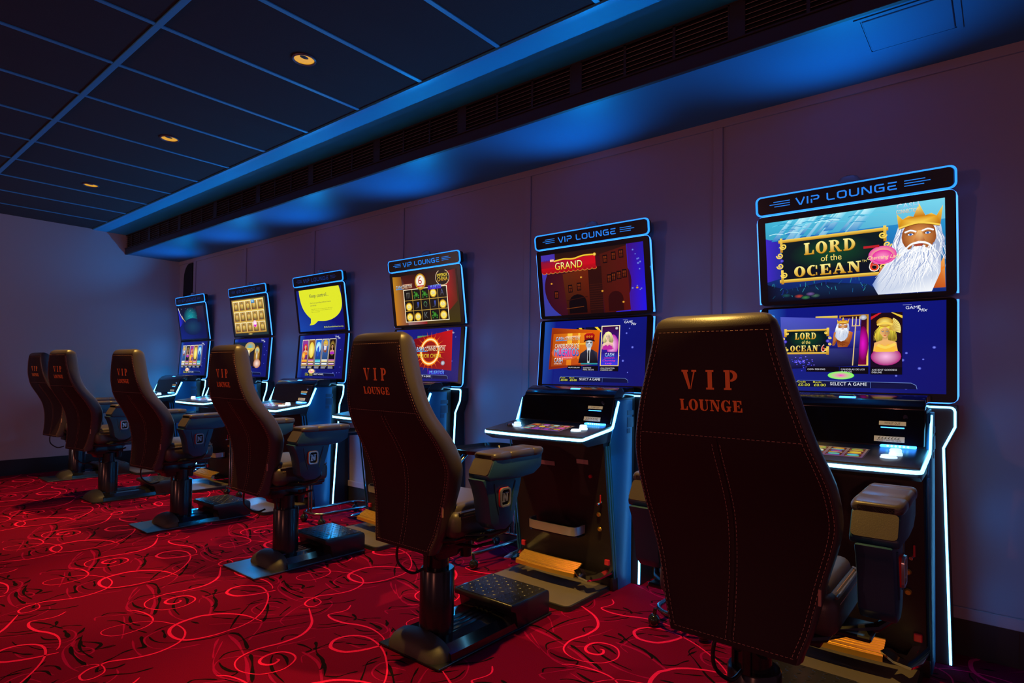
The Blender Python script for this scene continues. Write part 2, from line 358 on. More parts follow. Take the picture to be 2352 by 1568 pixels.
class Art:
    """picture in unit coordinates, (0,0) top left, (1,1) bottom right, put on a plane by a mapping"""
    def __init__(s, mp, w, h): s.mp = mp; s.w = w; s.h = h; s.v = []; s.f = []; s.c = []; s.d = 0.0; s.g = 1.0
    def poly(s, pts, col, lay=True):
        if lay: s.d += 0.00004
        cols = col if isinstance(col, list) else [col] * len(pts)
        P = [(a, b) + tuple(c) for (a, b), c in zip(pts, cols)]
        for ax, lim, sg in ((0, 0, 1), (0, 1, -1), (1, 0, 1), (1, 1, -1)):       # cut at the picture's edge
            out = []
            for i in range(len(P)):
                a, b = P[i], P[(i + 1) % len(P)]; da, db = sg * (a[ax] - lim), sg * (b[ax] - lim)
                if da >= 0: out.append(a)
                if da * db < 0:
                    t = da / (da - db); out.append(tuple(a[k] + (b[k] - a[k]) * t for k in range(5)))
            P = out
            if len(P) < 3: return
        n = len(s.v)
        for q in P:
            s.v.append(s.mp(q[0] * s.w, (1 - q[1]) * s.h, s.d)); s.c.append((*[v * s.g for v in lin(q[2:5])], 1))
        s.f.append(tuple(range(n, n + len(P))))
    def rect(s, x0, y0, x1, y1, c, c2=None, c3=None, c4=None):
        if c2 is None: s.poly(R_(x0, y0, x1, y1), c)
        elif c3 is None: s.poly(R_(x0, y0, x1, y1), [c, c, c2, c2])       # top, bottom
        else: s.poly(R_(x0, y0, x1, y1), [c, c2, c3, c4])
    def ell(s, cx, cy, rx, ry, c, c2=None, n=22):
        """ellipse, fan: centre colour c, rim c2"""
        s.d += 0.00004; c2 = c2 or c
        R = [(cx + rx * math.cos(2 * math.pi * i / n), cy + ry * math.sin(2 * math.pi * i / n)) for i in range(n)]
        for i in range(n): s.poly([(cx, cy), R[i], R[(i + 1) % n]], [c, c2, c2], False)
    def line(s, pts, wd, c, sm=0):
        if sm: pts = [tuple(p) for p in smooth_path([(a, b) for a, b in pts], sm)]
        s.d += 0.00004
        P = [(a * s.w, b * s.h) for a, b in pts]
        if isinstance(wd, tuple): n = len(P); wd = [(wd[0] + (wd[1] - wd[0]) * i / (n - 1)) * s.h for i in range(n)]
        else: wd = wd * s.h
        for q in stroke_polys(P, wd): s.poly([(a / s.w, b / s.h) for a, b in q], c, False)
    def polys(s, ps, c):
        s.d += 0.00004
        for p in ps: s.poly(p, c, False)
    def slab(s, word, x0, y0, x1, y1, c, gap=.0, c2=None):
        s.d += 0.00004
        for p in lay_text(word, 'slab', x0, 0, x1, 1, gap=gap):
            pts = [(a, y1 + (y0 - y1) * b) for a, b in p]
            cols = [tuple(c[k] + ((c2 or c)[k] - c[k]) * (1 - b) for k in range(3)) for a, b in p]
            s.poly(pts, cols, False)
    def text(s, t, x0, y0, x1, y1, c, c2=None, slant=0.0):
        V, Fs = text_tris(t); s.d += 0.00004; n = len(s.v); c2 = c2 or c
        for a, b in V:
            s.v.append(s.mp((x0 + a * (x1 - x0) + slant * b * (y1 - y0)) * s.w, (1 - (y1 + (y0 - y1) * b)) * s.h, s.d))
            s.c.append((*lin(tuple(c2[k] + (c[k] - c2[k]) * b for k in range(3))), 1))
        s.f += [tuple(n + i for i in q) for q in Fs]
    def build(s, name, m, parent):
        me = bpy.data.meshes.new(name); me.from_pydata(s.v, [], s.f); me.update()
        a = me.color_attributes.new('Col', 'FLOAT_COLOR', 'POINT')
        a.data.foreach_set('color', [x for c in s.c for x in c]); me.materials.append(m)
        return link(name, me, parent)
# ------------------------------------------------------------------ floor: patterned carpet (one object)
PER = 0.932; OX, OY = 1.255, 2.25
Z1o, Z2o, Z3o, ZS = (200, 1280), (480, 1328), (0, 1328), 6.5333
def ZZ(o, pts): return [(o[0] + a / ZS, o[1] + b / ZS) for a, b in pts]
Zb = lambda p: ZZ(Z2o, p)
Za = lambda p: ZZ(Z1o, p)
Zc = lambda p: ZZ(Z3o, p)
BRIGHT = [
 (Zb([(1500,450),(1520,520),(1540,600),(1545,660),(1510,740),(1430,820),(1330,880),(1200,930),(1050,980),(880,1020),(700,1070),(540,1140),(430,1210),(385,1290),(430,1370),(560,1420),(760,1440),(960,1410),(1120,1360),(1240,1280),(1300,1200),(1260,1140),(1140,1105),(1000,1115),(860,1160),(770,1220),(770,1275),(870,1300),(980,1280),(1050,1225),(1010,1210)]), 11),
 (Zb([(1000,180),(850,210),(650,245),(430,265),(310,245),(265,210),(340,150),(480,115),(650,105),(780,130),(860,190),(890,270),(870,370),(820,470),(740,560),(620,650),(450,730),(300,780),(150,830),(0,870)]) + Za([(1650,1220),(1480,1240),(1330,1215),(1240,1150),(1250,1070),(1350,1000),(1500,940),(1700,880)]) + Zb([(0,550),(100,535),(250,530),(400,537),(560,560),(680,600),(800,645)]), 14),
 (Za([(600,800),(720,800),(850,830),(950,880),(990,930),(960,990),(860,1050),(700,1110),(530,1160),(360,1180),(230,1160),(210,1120),(300,1070),(480,1020),(700,980),(900,960),(1080,960),(1230,985),(1370,1020),(1460,1090),(1470,1160),(1420,1240),(1300,1320),(1100,1410),(900,1470),(650,1520)]) + Zc([(1727,1236),(1600,1260),(1480,1310),(1340,1360),(1230,1430),(1190,1480),(1240,1530),(1400,1500),(1550,1420),(1570,1360),(1530,1310),(1430,1290),(1280,1310),(1120,1350)]), 9),
 (Zc([(990,500),(880,560),(740,600),(560,630),(460,650),(425,690),(450,740),(560,790),(700,810),(830,850),(890,910),(900,980),(880,1040),(840,1075)]), 12),
]
MID = [
 (Zb([(290,850),(380,920),(440,980),(480,1060),(530,1160),(570,1280),(590,1420),(590,1560)]), 13),
 (Zb([(800,650),(760,740),(700,810),(640,880),(590,930)]), 8), (Zb([(60,1200),(75,1060),(110,960),(150,900)]), 10),
 (Zb([(1440,380),(1300,450),(1150,560),(1070,640),(1130,700)]), 8),
 (Zb([(1150,380),(1050,360),(900,360),(780,380),(680,430),(640,480),(700,530),(850,550),(1000,540)]), 8),
 (Zb([(1080,30),(1080,100),(1150,170),(1300,240),(1450,300)]), 9),
 (Zb([(0,690),(300,680),(600,670),(900,650),(1200,620),(1500,570),(1700,520),(1820,430),(1850,370),(1800,330)]), 6),
 (Zb([(1390,1100),(1500,1160),(1600,1250),(1660,1350),(1690,1500),(1690,1560)]), 9),
 (Zb([(900,1180),(600,1160),(300,1190),(150,1230),(70,1330),(90,1420),(200,1490),(400,1530),(520,1560)]), 8),
 (Zc([(1100,950),(980,1040),(940,1130),(980,1250),(1060,1340),(1180,1400)]), 10),
 (Zc([(1140,940),(1110,1010),(1130,1090),(1230,1140),(1350,1130),(1410,1080),(1340,1040),(1150,1030),(900,1030),(600,1040)]), 7),
 (Zc([(960,770),(1080,780),(1140,830),(1110,900),(1000,950),(800,990),(500,1000),(100,1060)]), 7),
 (Za([(1230,780),(1260,850),(1350,910),(1480,950)]), 9), (Za([(910,420),(980,500),(1010,600),(1010,700),(960,790)]), 13),
 (Za([(800,470),(690,580),(620,660),(600,740),(680,800)]), 6), (Za([(1680,680),(1700,620),(1800,590),(1950,550),(2100,530)]), 7),
 (Za([(1780,590),(1860,650),(1880,730),(1850,820)]), 9), (Za([(550,880),(560,960),(550,1060),(540,1150),(520,1220)]), 8),
 (Za([(1180,1060),(1000,1130),(880,1200),(860,1260),(920,1330),(1060,1370),(1300,1370),(1500,1340),(1700,1300)]), 7),
 (Za([(120,950),(130,900),(300,880),(500,860),(750,840)]), 7), (Zb([(1500,750),(1700,760),(1900,730),(2050,690)]), 6),
 (Zb([(640,880),(900,820),(1150,770),(1450,720)]), 6), (Zb([(1030,1060),(1060,1010),(1300,960),(1600,880)]), 6),
 (Zc([(200,1110),(300,1180),(430,1210)]), 8), (Zc([(350,1500),(500,1520),(620,1560)]), 7), (Zc([(1990,930),(2010,1040),(2060,1110),(2120,1160)]), 8),
]
DARK = [
 (Zb([(300,820),(420,830),(500,890),(550,970),(580,1060)]), 13), (Zb([(620,1140),(650,1250),(650,1400),(650,1560)]), 14),
 (Zb([(970,1130),(1080,1140),(1160,1200),(1180,1300)]), 12), (Zb([(960,1150),(930,1230),(940,1340),(1000,1440),(1130,1560)]), 11),
 (Zb([(150,1260),(200,1330),(320,1390),(430,1410),(310,1480)]), 12), (Zb([(150,1220),(230,1140),(360,1095),(540,1070),(760,1080),(920,1110)]), 7),
 (Zb([(1320,980),(1430,1010),(1540,1070),(1440,1110)]), 10), (Zb([(1600,950),(1610,1030),(1570,1070)]), 14), (Zb([(1600,1060),(1720,1010),(1850,970),(2050,950)]), 8),
 (Zb([(1610,1130),(1690,1220),(1740,1340),(1730,1460)]), 13), (Zb([(440,950),(600,880),(800,810),(1050,740),(1300,690),(1500,650)]), 8),
 (Zb([(320,760),(380,640),(440,570),(560,450),(650,360),(830,310)]), 8), (Zb([(50,490),(200,500),(350,470),(480,450)]), 8),
 (Zb([(880,380),(880,480),(850,580),(810,650)]), 12), (Zb([(950,300),(1080,300),(1180,335)]), 8), (Zb([(700,430),(780,480),(900,485),(1010,470)]), 8),
 (Zb([(1640,690),(1800,690),(2000,655),(2100,620)]), 7), (Zb([(1120,20),(1170,110),(1260,170),(1440,230)]), 10),
 (Zb([(480,610),(700,615),(900,600),(1100,580),(1300,560),(1600,520),(1780,440)]), 6), (Zb([(1090,930),(1120,880),(1200,850),(1350,850)]), 8),
 (Zb([(1060,560),(1120,500),(1230,415)]), 7), (Zb([(600,120),(760,150),(900,130)]), 6), (Zb([(1360,450),(1500,460),(1700,440)]), 8), (Zb([(20,430),(60,420),(120,340),(70,260),(120,180)]), 9),
 (Zc([(470,665),(600,665),(740,690),(830,720),(940,750)]), 9), (Zc([(850,640),(840,700),(750,745)]), 12), (Zc([(920,720),(1080,705),(1240,705)]), 7),
 (Zc([(960,780),(1000,830),(1030,890)]), 16), (Zc([(1270,740),(1230,790),(1160,840)]), 14), (Zc([(1240,870),(1130,930)]), 12),
 (Zc([(1230,950),(1400,960),(1520,985),(1500,1030),(1430,1060),(1600,1040),(1740,1000)]), 8), (Zc([(1060,1020),(1070,1100),(1100,1150),(1180,1230),(1290,1300)]), 13),
 (Zc([(1550,1260),(1700,1190),(1850,1110),(2000,1060)]), 9), (Zc([(2120,870),(2130,960),(2170,1030),(2050,1045)]), 15), (Zc([(0,870),(250,850),(500,820),(620,790)]), 7),
 (Zc([(180,950),(240,1000),(300,1020),(600,980),(900,960)]), 8), (Zc([(610,870),(660,910),(780,920),(980,900),(1060,860)]), 8), (Zc([(1530,1470),(1740,1440),(2000,1420),(2300,1340)]), 9),
 (Zc([(1470,1330),(1450,1400),(1560,1360),(1740,1340),(1880,1280)]), 9), (Zc([(190,1110),(330,1135),(500,1140)]), 10), (Zc([(480,1400),(600,1390),(700,1400),(770,1460)]), 10),
 (Zc([(0,1490),(200,1440),(340,1410)]), 10), (Zc([(540,1340),(620,1290),(680,1250)]), 11), (Zc([(1210,930),(1220,990),(1280,1030)]), 11), (Zc([(1160,1100),(1280,1090),(1380,1075)]), 7),
 (Za([(930,1190),(1000,1250),(1150,1280),(1350,1275),(1600,1250),(1900,1200),(2130,1130)]), 7), (Za([(1870,890),(2050,910),(2200,920)]), 8), (Za([(1560,960),(1680,990)]), 12),
 (Za([(2270,880),(2200,980),(2150,1060)]), 9), (Za([(640,880),(650,950),(700,1000),(800,1020)]), 11), (Za([(210,880),(300,840),(440,830),(600,835)]), 7),
 (Za([(1130,1090),(1160,1140),(1170,1210)]), 11), (Za([(690,830),(850,870),(980,890)]), 6), (Za([(300,950),(450,950),(560,990),(640,1030)]), 7), (Za([(0,1270),(120,1270),(210,1300),(130,1380),(400,1310)]), 9),
 (Za([(1000,1110),(1130,1050),(1250,1010)]), 7), (Za([(640,1020),(660,1070),(750,1090),(900,1130)]), 7),
]
X0F, X1F, Y0F, Y1F = -5.0, WX, -2.2, BY
def build_floor():
    V, Fs, C = [], [], []
    BASE = lin((104, 0, 42)); MIDC = lin((150, 4, 66)); BR = lin((228, 24, 90)); DK = lin((20, 9, 10))
    def add(vs, c):
        n = len(V); V.extend(vs); C.extend([c] * len(vs)); Fs.append(tuple(range(n, n + len(vs))))
    nx, ny = 8, 10
    V.extend([(X0F, Y0F, 0), (X1F, Y0F, 0), (X1F, Y1F, 0), (X0F, Y1F, 0)]); C.extend([BASE] * 4); Fs.append((0, 1, 2, 3))
    lay = 0
    for strokes, col, z in ((MID, MIDC, .0003), (DARK, DK, .0006), (BRIGHT, BR, .0009)):
        for k, (px, wmm) in enumerate(strokes):
            P = [unproj(u, v) for u, v in px]
            P = [Vector(p) for p in smooth_path(P, 3)]
            n = len(P); wd = []
            for i in range(n):
                t = i / (n - 1); e = min(1, min(t, 1 - t) * 14)
                wd.append(wmm / 1000 * (1.08 if col is DK else 1) * (0.35 + 0.65 * e ** .6) * (0.8 + .35 * math.sin(t * 9 + k)))
            quads = stroke_polys(P, wd)
            cx = sum(p.x for p in P) / n; cy = sum(p.y for p in P) / n
            i0 = math.floor((-1.6 - cx) / PER); i1 = math.ceil((WX - cx) / PER)
            j0 = math.floor((-1.2 - cy) / PER); j1 = math.ceil((BY - cy) / PER)
            zz = z + (k % 5) * .00003
            for i in range(i0, i1 + 1):
                for j in range(j0, j1 + 1):
                    dx, dy = i * PER, j * PER
                    for q in quads:
                        qq = [(a + dx, b + dy, zz) for a, b in q]
                        if all(X0F < a < X1F and Y0F < b < Y1F for a, b, _ in qq): add(qq, col)
    me = bpy.data.meshes.new('floor'); me.from_pydata(V, [], Fs); me.update()
    a = me.color_attributes.new('Col', 'FLOAT_COLOR', 'POINT')
    a.data.foreach_set('color', [x for c in C for x in (c[0], c[1], c[2], 1)])
    bm = bmesh.new(); bm.from_mesh(me)
    for f in bm.faces:
        if f.normal.z < 0: f.normal_flip()
    bm.to_mesh(me); bm.free()
    me.materials.append(M['carpet']); o = link('floor', me); o['kind'] = 'structure'
    o['label'] = 'red carpet with swirling bright red and black lines'
build_floor()

# ------------------------------------------------------------------ walls, ceiling, bulkhead
ZSOF = 2.540; XF = 2.55
struct('wall_right', M['wall'], lambda b: b.box(WX, WX + .1, -2.2, BY, 0, ZC), 'panelled grey wall behind the slot machines')
struct('wall_back', M['backwall'], lambda b: b.box(-5, WX + .1, BY, BY + .1, 0, ZC), 'plain grey wall at the far end')
struct('baseboard_back', M['black_base'], lambda b: b.box(-5, WX, BY - .015, BY, 0, .165), 'black baseboard of the far wall')
def bbr(b):
    b.box(WX - .010, WX, -2.2, BY - .015, 0, .148)
    for y in (-.04, 1.18, 2.4, 3.62, 4.84, 6.06, 7.28): b.box(WX - .0125, WX - .009, y - .002, y + .002, 0, .148)
struct('baseboard_right', M['black_base'], bbr, 'black baseboard under the panelled wall')
struct('trim_1', M['trim'], lambda b: b.box(WX - .016, WX, -2.2, BY - .015, .150, .200, .003, 1), 'grey rail above the black baseboard')
def bat(b):
    b.box(WX - .012, WX, -2.2, BY, ZSOF - .042, ZSOF)
    for y in (1.188, 2.495, 3.808, 5.112, 6.453, 7.74):
        b.box(WX - .012, WX, y - .026, y + .026, .2, ZSOF - .042, .002, 1)
struct('trim_2', M['trim'], bat, 'grey battens and top rail dividing the wall panels')
struct('trim_3', M['void'], lambda b: b.prism([(7.80, 1.2)] + [(7.80, 2.49)] + arc(7.88, 2.30, .17, 90, 0, 8, .19)[1:] + [(8.10, 1.2)], 0, WX - .012, WX), 'dark round-topped panel in the corner of the wall')
# ceiling with tiles and grid bars
ceil = struct('ceiling', M['tile'], lambda b: b.box(-5, WX, -2.2, BY, ZC, ZC + .06), 'dark tiled ceiling with blue-lit grid bars')
def bars(b):
    for x in (1.066, -.09, -1.245, -2.4):
        b.box(x - .015, x + .015, -2.2, BY - .001, ZC - .006, ZC + .001, .001, 1)
    b.box(2.205, 2.235, -2.2, BY - .001, ZC - .012, ZC + .001, .001, 1)
    for i in range(-6, 12):
        y = 1.933 + .5735 * i
        if y < BY - .1: b.box(-5, 2.205, y - .012, y + .012, ZC - .005, ZC + .001)
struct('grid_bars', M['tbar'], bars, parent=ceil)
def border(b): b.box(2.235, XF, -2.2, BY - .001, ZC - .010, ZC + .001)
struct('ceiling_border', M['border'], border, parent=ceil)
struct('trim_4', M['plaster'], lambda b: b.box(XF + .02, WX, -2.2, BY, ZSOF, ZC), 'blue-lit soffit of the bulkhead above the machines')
def fascia(b):
    b.box(XF - .004, XF + .02, -2.2, BY - .001, ZSOF - .004, 2.600, .002, 1)
    b.box(XF - .012, XF + .02, -2.2, BY - .001, 2.600, 2.609, .002, 1)
    b.box(XF, XF + .02, -2.2, BY - .001, 2.765, ZC)
    for i in range(-1, 10):
        y = .88 + i * .8235
        for q in (y - .03,):
            b.box(XF + .001, XF + .02, q, q + .06, 2.609, 2.765)
struct('trim_5', M['darkwood'], fascia, 'dark fascia along the front of the bulkhead')
random.seed(9)
gi = 0
PLACES = ['nearest the camera, at the right end of the row', 'above the space right of the second machine', 'above the second machine from the right', 'left of the GRAND machine', 'above the third machine from the right', 'between the third and fourth machines from the right', 'above the fourth machine from the right',
          'midway along the left half of the bulkhead', 'above the second machine from the left', 'near the left end of the bulkhead', 'at the left end of the bulkhead by the far wall']
for i in range(-1, 9):
    ya = .88 + i * .8235 + .03; yb = ya + .8235 - .06
    def gr(b, ya=ya, yb=yb):
        n = 3; w_ = (yb - ya) / n
        for k in range(n + 1):
            if k < n:
                for z0, z1 in ((2.6085, 2.614), (2.760, 2.7655)): b.box(XF + .0, XF + .019, ya + k * w_, ya + (k + 1) * w_, z0, z1)
            b.box(XF + .0, XF + .019, ya + k * w_ - .007 + (.007 if k == 0 else 0), ya + k * w_ + .007 - (.007 if k == n else 0), 2.609, 2.765)
    g = empty('ventilation_grille', (0, 0, 0), 0, 'dark slatted grille in the bulkhead, %s' % PLACES[gi], 'grille', 'ventilation grilles in the bulkhead'); gi += 1
    part('frame', M['darkwood'], g, gr, smooth=0)
    def sl(b, ya=ya, yb=yb):
        for k in range(6):
            z = 2.630 + k * .0225
            b.box(XF + .001, XF + .013, ya, yb, z, z + .0022, rot=Matrix.Rotation(math.radians(-24), 3, 'Y'))
    part('slats', M['grille'], g, sl, smooth=0)
    part('backing', M['void'], g, lambda b: b.box(XF + .0185, XF + .0198, ya, yb, 2.609, 2.765), smooth=0)
ap = empty('access_panel', (2.74, .28, ZSOF), 0, 'square access hatch in the soffit above the nearest machine', 'hatch')
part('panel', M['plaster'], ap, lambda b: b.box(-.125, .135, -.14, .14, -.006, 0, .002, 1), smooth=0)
def apf(b):
    o = [(-.15, -.165), (.16, -.165), (.16, .165), (-.15, .165)]; i = [(-.13, -.145), (.14, -.145), (.14, .145), (-.13, .145)]
    b.loft([[(x, y, 0) for x, y in o], [(x, y, -.004) for x, y in o], [(x, y, -.004) for x, y in i], [(x, y, 0) for x, y in i]], False)
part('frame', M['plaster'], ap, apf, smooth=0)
for (x, y), lab in zip(DL, ('round amber downlight in the ceiling, nearest of the three', 'round amber downlight in the ceiling, middle of the three', 'round amber downlight in the ceiling, farthest of the three')):
    d = empty('ceiling_downlight', (x, y, ZC), 0, lab, 'light', 'amber ceiling downlights')
    part('ring', M['ringm'], d, lambda b: b.tube([(.056 * math.cos(a * math.pi / 16), .056 * math.sin(a * math.pi / 16), -.004) for a in range(32)], .006, 8, True), 'dlring')
    part('reflector', M['amber'], d, lambda b: b.lathe([(.052, -.0035), (.045, -.003), (.03, -.0025), (.001, -.002)], n=32), 'dlref')
    part('lens', M['gloss'], d, lambda b: b.lathe([(.018, -.0042), (.018, -.0035)], (-.012, -.02, 0), 20, 1.3, .8), 'dllens')
# ------------------------------------------------------------------ slot machines
HW = .3975; MX = 3.157
def plane(x0, z0, x1, z1, yl):
    """(u, v, d) -> local point: u from the viewer's left, v up the slope, d out of the face"""
    e = Vector((x1 - x0, 0, z1 - z0)); L = e.length; e /= L; n = Vector((-e.z, 0, e.x))
    def mp(u, v, d=0.0): return (x0 + e.x * v + n.x * d, yl - u, z0 + e.z * v + n.z * d)
    return mp, L, n
UP, UPL, UPN = plane(-.045, 1.512, -.108, 1.944, HW)
LO, LOL, LON = plane(-.075, 1.058, -.045, 1.502, HW)
SG, SGL, SGN = plane(-.112, 1.952, -.124, 2.037, HW)
FR, FRL, FRN = plane(-.327, .06, -.437, .80, .32)
GL, GLL, GLN = plane(-.357, .888, -.315, 1.03, .31)
DK, DKL, DKN = plane(-.652, .846, -.357, .886, .322)
RF = lambda z: -.145 + .08 * min(1, z / 1.05)
LEDP = [(-.0042, -.004), (.0042, -.004), (.0042, .004), (-.0042, .004)]
W2 = 2 * HW
def glassbox(b, mp, u0, v0, u1, v1, th, d=0.0, r=.02):
    pts = rrect(u0, v0, u1, v1, r, 4)
    b.loft([[mp(u, v, d - th) for u, v in pts], [mp(u, v, d - .004) for u, v in pts], [mp(u + (.003 if u < (u0 + u1) / 2 else -.003), v, d) for u, v in pts]])

def machine(yc, label, art_up, art_lo, lit, x=MX, deckseed=1):
    m = empty('slot_machine', (x, yc, 0), 0, label, 'slot machine', 'slot machines along the wall')
    P = lambda name, mt, fn, key, par=m, label=None, smooth=30: part(name, M[mt], par, fn, key, label, smooth)
    P('cabinet', 'cab', lambda b: b.prism([(-.09, .0), (-.31, .0), (-.315, .06), (-.437, .80), (-.357, .875), (-.312, 1.03), (-.09, 1.03)], 1, -.312, .312, .004), 'cab')
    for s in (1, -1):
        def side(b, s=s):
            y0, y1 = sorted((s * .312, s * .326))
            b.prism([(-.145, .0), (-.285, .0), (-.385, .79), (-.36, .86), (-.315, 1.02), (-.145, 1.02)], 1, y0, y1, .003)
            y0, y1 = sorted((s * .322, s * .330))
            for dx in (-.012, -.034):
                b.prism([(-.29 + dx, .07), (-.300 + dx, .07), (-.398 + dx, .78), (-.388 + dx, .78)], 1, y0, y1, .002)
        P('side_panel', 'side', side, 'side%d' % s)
    P('plinth', 'cab', lambda b: b.prism([(-.10, .002), (-.33, .002), (-.345, .075), (-.10, .075)], 1, -.322, .322, .004), 'plinth')
    def rear(b):
        R = []
        for z, hw in ((0.002, .383), (.84, .358), (.866, .358), (.956, HW), (1.046, HW)):
            R.append([(0, -hw, z), (RF(z), -hw, z), (RF(z), hw, z), (0, hw, z)])
        b.loft(R)
    P('rear_housing', 'cab', rear, 'rear', smooth=0)
    for s in (1, -1):
        def led_low(b, s=s):
            pts = [(s * .29, 1.038), (s * .36, 1.038)] + [(s * (.372 + .018 * math.sin(a)), 1.020 + .018 * math.cos(a)) for a in (.0, .5, 1.0, 1.57)] + [(s * .390, .958), (s * .351, .868), (s * .376, .006)]
            b.sweep([(RF(z) - .004, y, z) for y, z in pts], LEDP, upv=(-1, 0, 0))
        P('led_strip', 'led_low', led_low, 'ledlow%d' % s, label='white-blue glowing strip down the rear edge', smooth=0)
    # screens
    def led_up(b):
        h = UPL
        pts = [(W2 + .002, .006)] + [(W2 + .002 - .03 + .03 * math.cos(math.radians(a)), h - .03 + .03 * math.sin(math.radians(a))) for a in (0, 30, 60, 90)]
        pts += [(.028 - .03 * math.sin(math.radians(a)), h - .03 + .03 * math.cos(math.radians(a))) for a in (0, 30, 60, 90)] + [(-.002, .006)]
        b.sweep([UP(u, v, -.012) for u, v in pts], LEDP, upv=UPN)
    def led_lo(s):
        def f(b):
            U = (lambda t: W2 / 2 + s * t)
            pts = [(U(HW + .002), LOL - .008)] + [(U(HW + .002 - .03 + .03 * math.cos(math.radians(a))), .03 - .03 * math.sin(math.radians(a))) for a in (0, 30, 60, 90)] + [(U(.29), 0)]
            b.sweep([LO(u, v, -.012) for u, v in pts], LEDP, upv=LON)
        return f
    us = P('upper_screen', 'gloss', lambda b: glassbox(b, UP, 0, 0, W2, UPL, .03), 'usc')
    ls = P('lower_screen', 'gloss', lambda b: glassbox(b, LO, 0, 0, W2, LOL, .03), 'lsc')
    P('led_strip', 'led_side', led_up, 'ledup', us, smooth=0); [P('led_strip', 'led_side', led_lo(s), 'ledlo%d' % s, ls, smooth=0) for s in (1, -1)]
    a = Art(lambda u, v, d: UP(u + .037, v + .018, d + .0006), W2 - .074, UPL - .048); art_up(a); a.build('screen_picture', M['screen'], us)
    a = Art(lambda u, v, d: LO(u + .037, v + .035, d + .0006), W2 - .074, LOL - .045); art_lo(a); a.build('screen_picture', M['screen'], ls)
    # sign
    sg = P('sign', 'gloss', lambda b: glassbox(b, SG, .004, .002, W2 - .004, SGL - .002, .05, 0, .018), 'sgn')
    def led_sg(b):
        pts = rrect(-.001, -.001, W2 + .001, SGL + .001, .022, 5)
        b.sweep([SG(u, v, -.006) for u, v in pts], LEDP, True, SGN)
    P('led_strip', 'led_sign', led_sg, 'ledsg', sg, smooth=0)
    def letters(b):
        h = .034; v0 = .026
        for p in lay_text('VIP LOUNGE', 'tech', .182, v0, .59, v0 + h, .22): b.add([SG(u, v, .0012) for u, v in p], [tuple(range(len(p)))])
        for x0, x1, fl in ((.062, .155, 1), (.617, .71, 0)):
            for k, (ia, ib) in enumerate(((.018, 0), (0, 0), (.022, 0)) if fl else ((0, .018), (0, 0), (0, .022))):
                v = v0 + .028 - k * .011
                b.add([SG(u, q, .0012) for u, q in ((x0 + ia, v), (x1 - ib, v), (x1 - ib, v + .0035), (x0 + ia, v + .0035))], [(0, 1, 2, 3)])
    P('lettering', 'signtext' if lit else 'signtext_dim', letters, 'let%d' % lit, sg, smooth=0)
    def dome(b):
        b.lathe([(.080, 0), (.078, .010), (.062, .020), (.046, .026), (.044, .040), (.034, .052), (.015, .059), (.001, .060)], (-.072, 0, 2.030), 28, .55, 1)
    P('beacon', 'dome', dome, 'dome')
    # hood, glass, deck
    P('hood', 'hood', lambda b: b.prism([(-.09, 1.03), (-.318, 1.03), (-.312, 1.045), (-.285, 1.070), (-.245, 1.086), (-.09, 1.089)], 1, -.308, .308, .006), 'hood')
    def hd(b):
        b.box(-.300, -.292, -.075, .02, 1.062, 1.068, .001, 1, Matrix.Rotation(math.radians(38), 3, 'Y'))
    P('hood_light', 'bluelit', lambda b: b.prism([(-.284, 1.0725), (-.272, 1.0775), (-.270, 1.0750), (-.282, 1.070)], 1, -.062, .0), 'hoodl', smooth=0)
    P('glass_panel', 'glass', lambda b: glassbox(b, GL, .0, .002, .62, GLL, .006, .004, .006), 'glp')
    dk = P('deck', 'deckm', lambda b: b.prism([(-.652, .812), (-.654, .846), (-.357, .886), (-.357, .80), (-.60, .79)], 1, -.322, .322, .005), 'deck')
    def led_dk(b):
        pts = [(-.305, .3275, 1.012), (-.360, .3275, .886), (-.368, .3275, .874), (-.384, .327, .866), (-.640, .3262, .832), (-.652, .322, .830), (-.660, .31, .829)]
        pts2 = pts + [(-.668, .16, .828), (-.671, 0, .828), (-.668, -.16, .828)] + [(x_, -y_, z_) for x_, y_, z_ in pts[::-1]]
        b.sweep(pts2, [(-.004, -.0065), (.004, -.0065), (.004, .0065), (-.004, .0065)], upv=(0.0, 0, 1))
    P('led_strip', 'led_deck', led_dk, 'leddk', dk, label='white-blue glowing strip around the deck', smooth=0)
    P('deck_front', 'deckm', lambda b: b.sweep([(-.650, .316, .829), (-.660, .16, .828), (-.663, 0, .828), (-.660, -.16, .828), (-.650, -.316, .829)], [(-.01, -.016), (.004, -.016), (.004, .012), (-.01, .012)]), 'dkf', dk)
    a = Art(lambda u, v, d: DK(.182 + u, .062 + v, d + .0008), .28, .155)
    rnd = random.Random(deckseed)
    a.rect(0, 0, 1, 1, (60, 50, 60)); a.rect(.02, .03, .98, .97, (150, 120, 90), (110, 70, 120))
    pal = [(240, 200, 60), (210, 60, 40), (200, 60, 200), (90, 200, 220), (235, 230, 210), (60, 90, 200), (240, 140, 40), (120, 190, 80)]
    for r in range(3):
        for q in range(4):
            c = rnd.choice(pal); x0 = .05 + q * .235; y0 = .07 + r * .30
            a.rect(x0, y0, x0 + .2, y0 + .25, (70, 30, 40), (120, 60, 30)); a.ell(x0 + .1, y0 + .1, .075, .085, c, rnd.choice(pal), 10)
            a.rect(x0 + .02, y0 + .19, x0 + .18, y0 + .235, rnd.choice(pal))
    a.build('deck_screen', M['deckscreen'], dk)
    def btn(u, v, r, h, mt, k):
        def f(b):
            c = DK(u, v, 0)
            b.lathe([(r * 1.12, 0), (r * 1.12, h * .35), (r, h * .4), (r, h * .85), (r * .8, h), (.001, h)], c, 22)
        return P('button', mt, f, k, dk)
    btn(.322 - .236, .125, .026, .012, 'chrome', 'b1'); btn(.322 - .175, .105, .020, .026, 'button', 'b2')
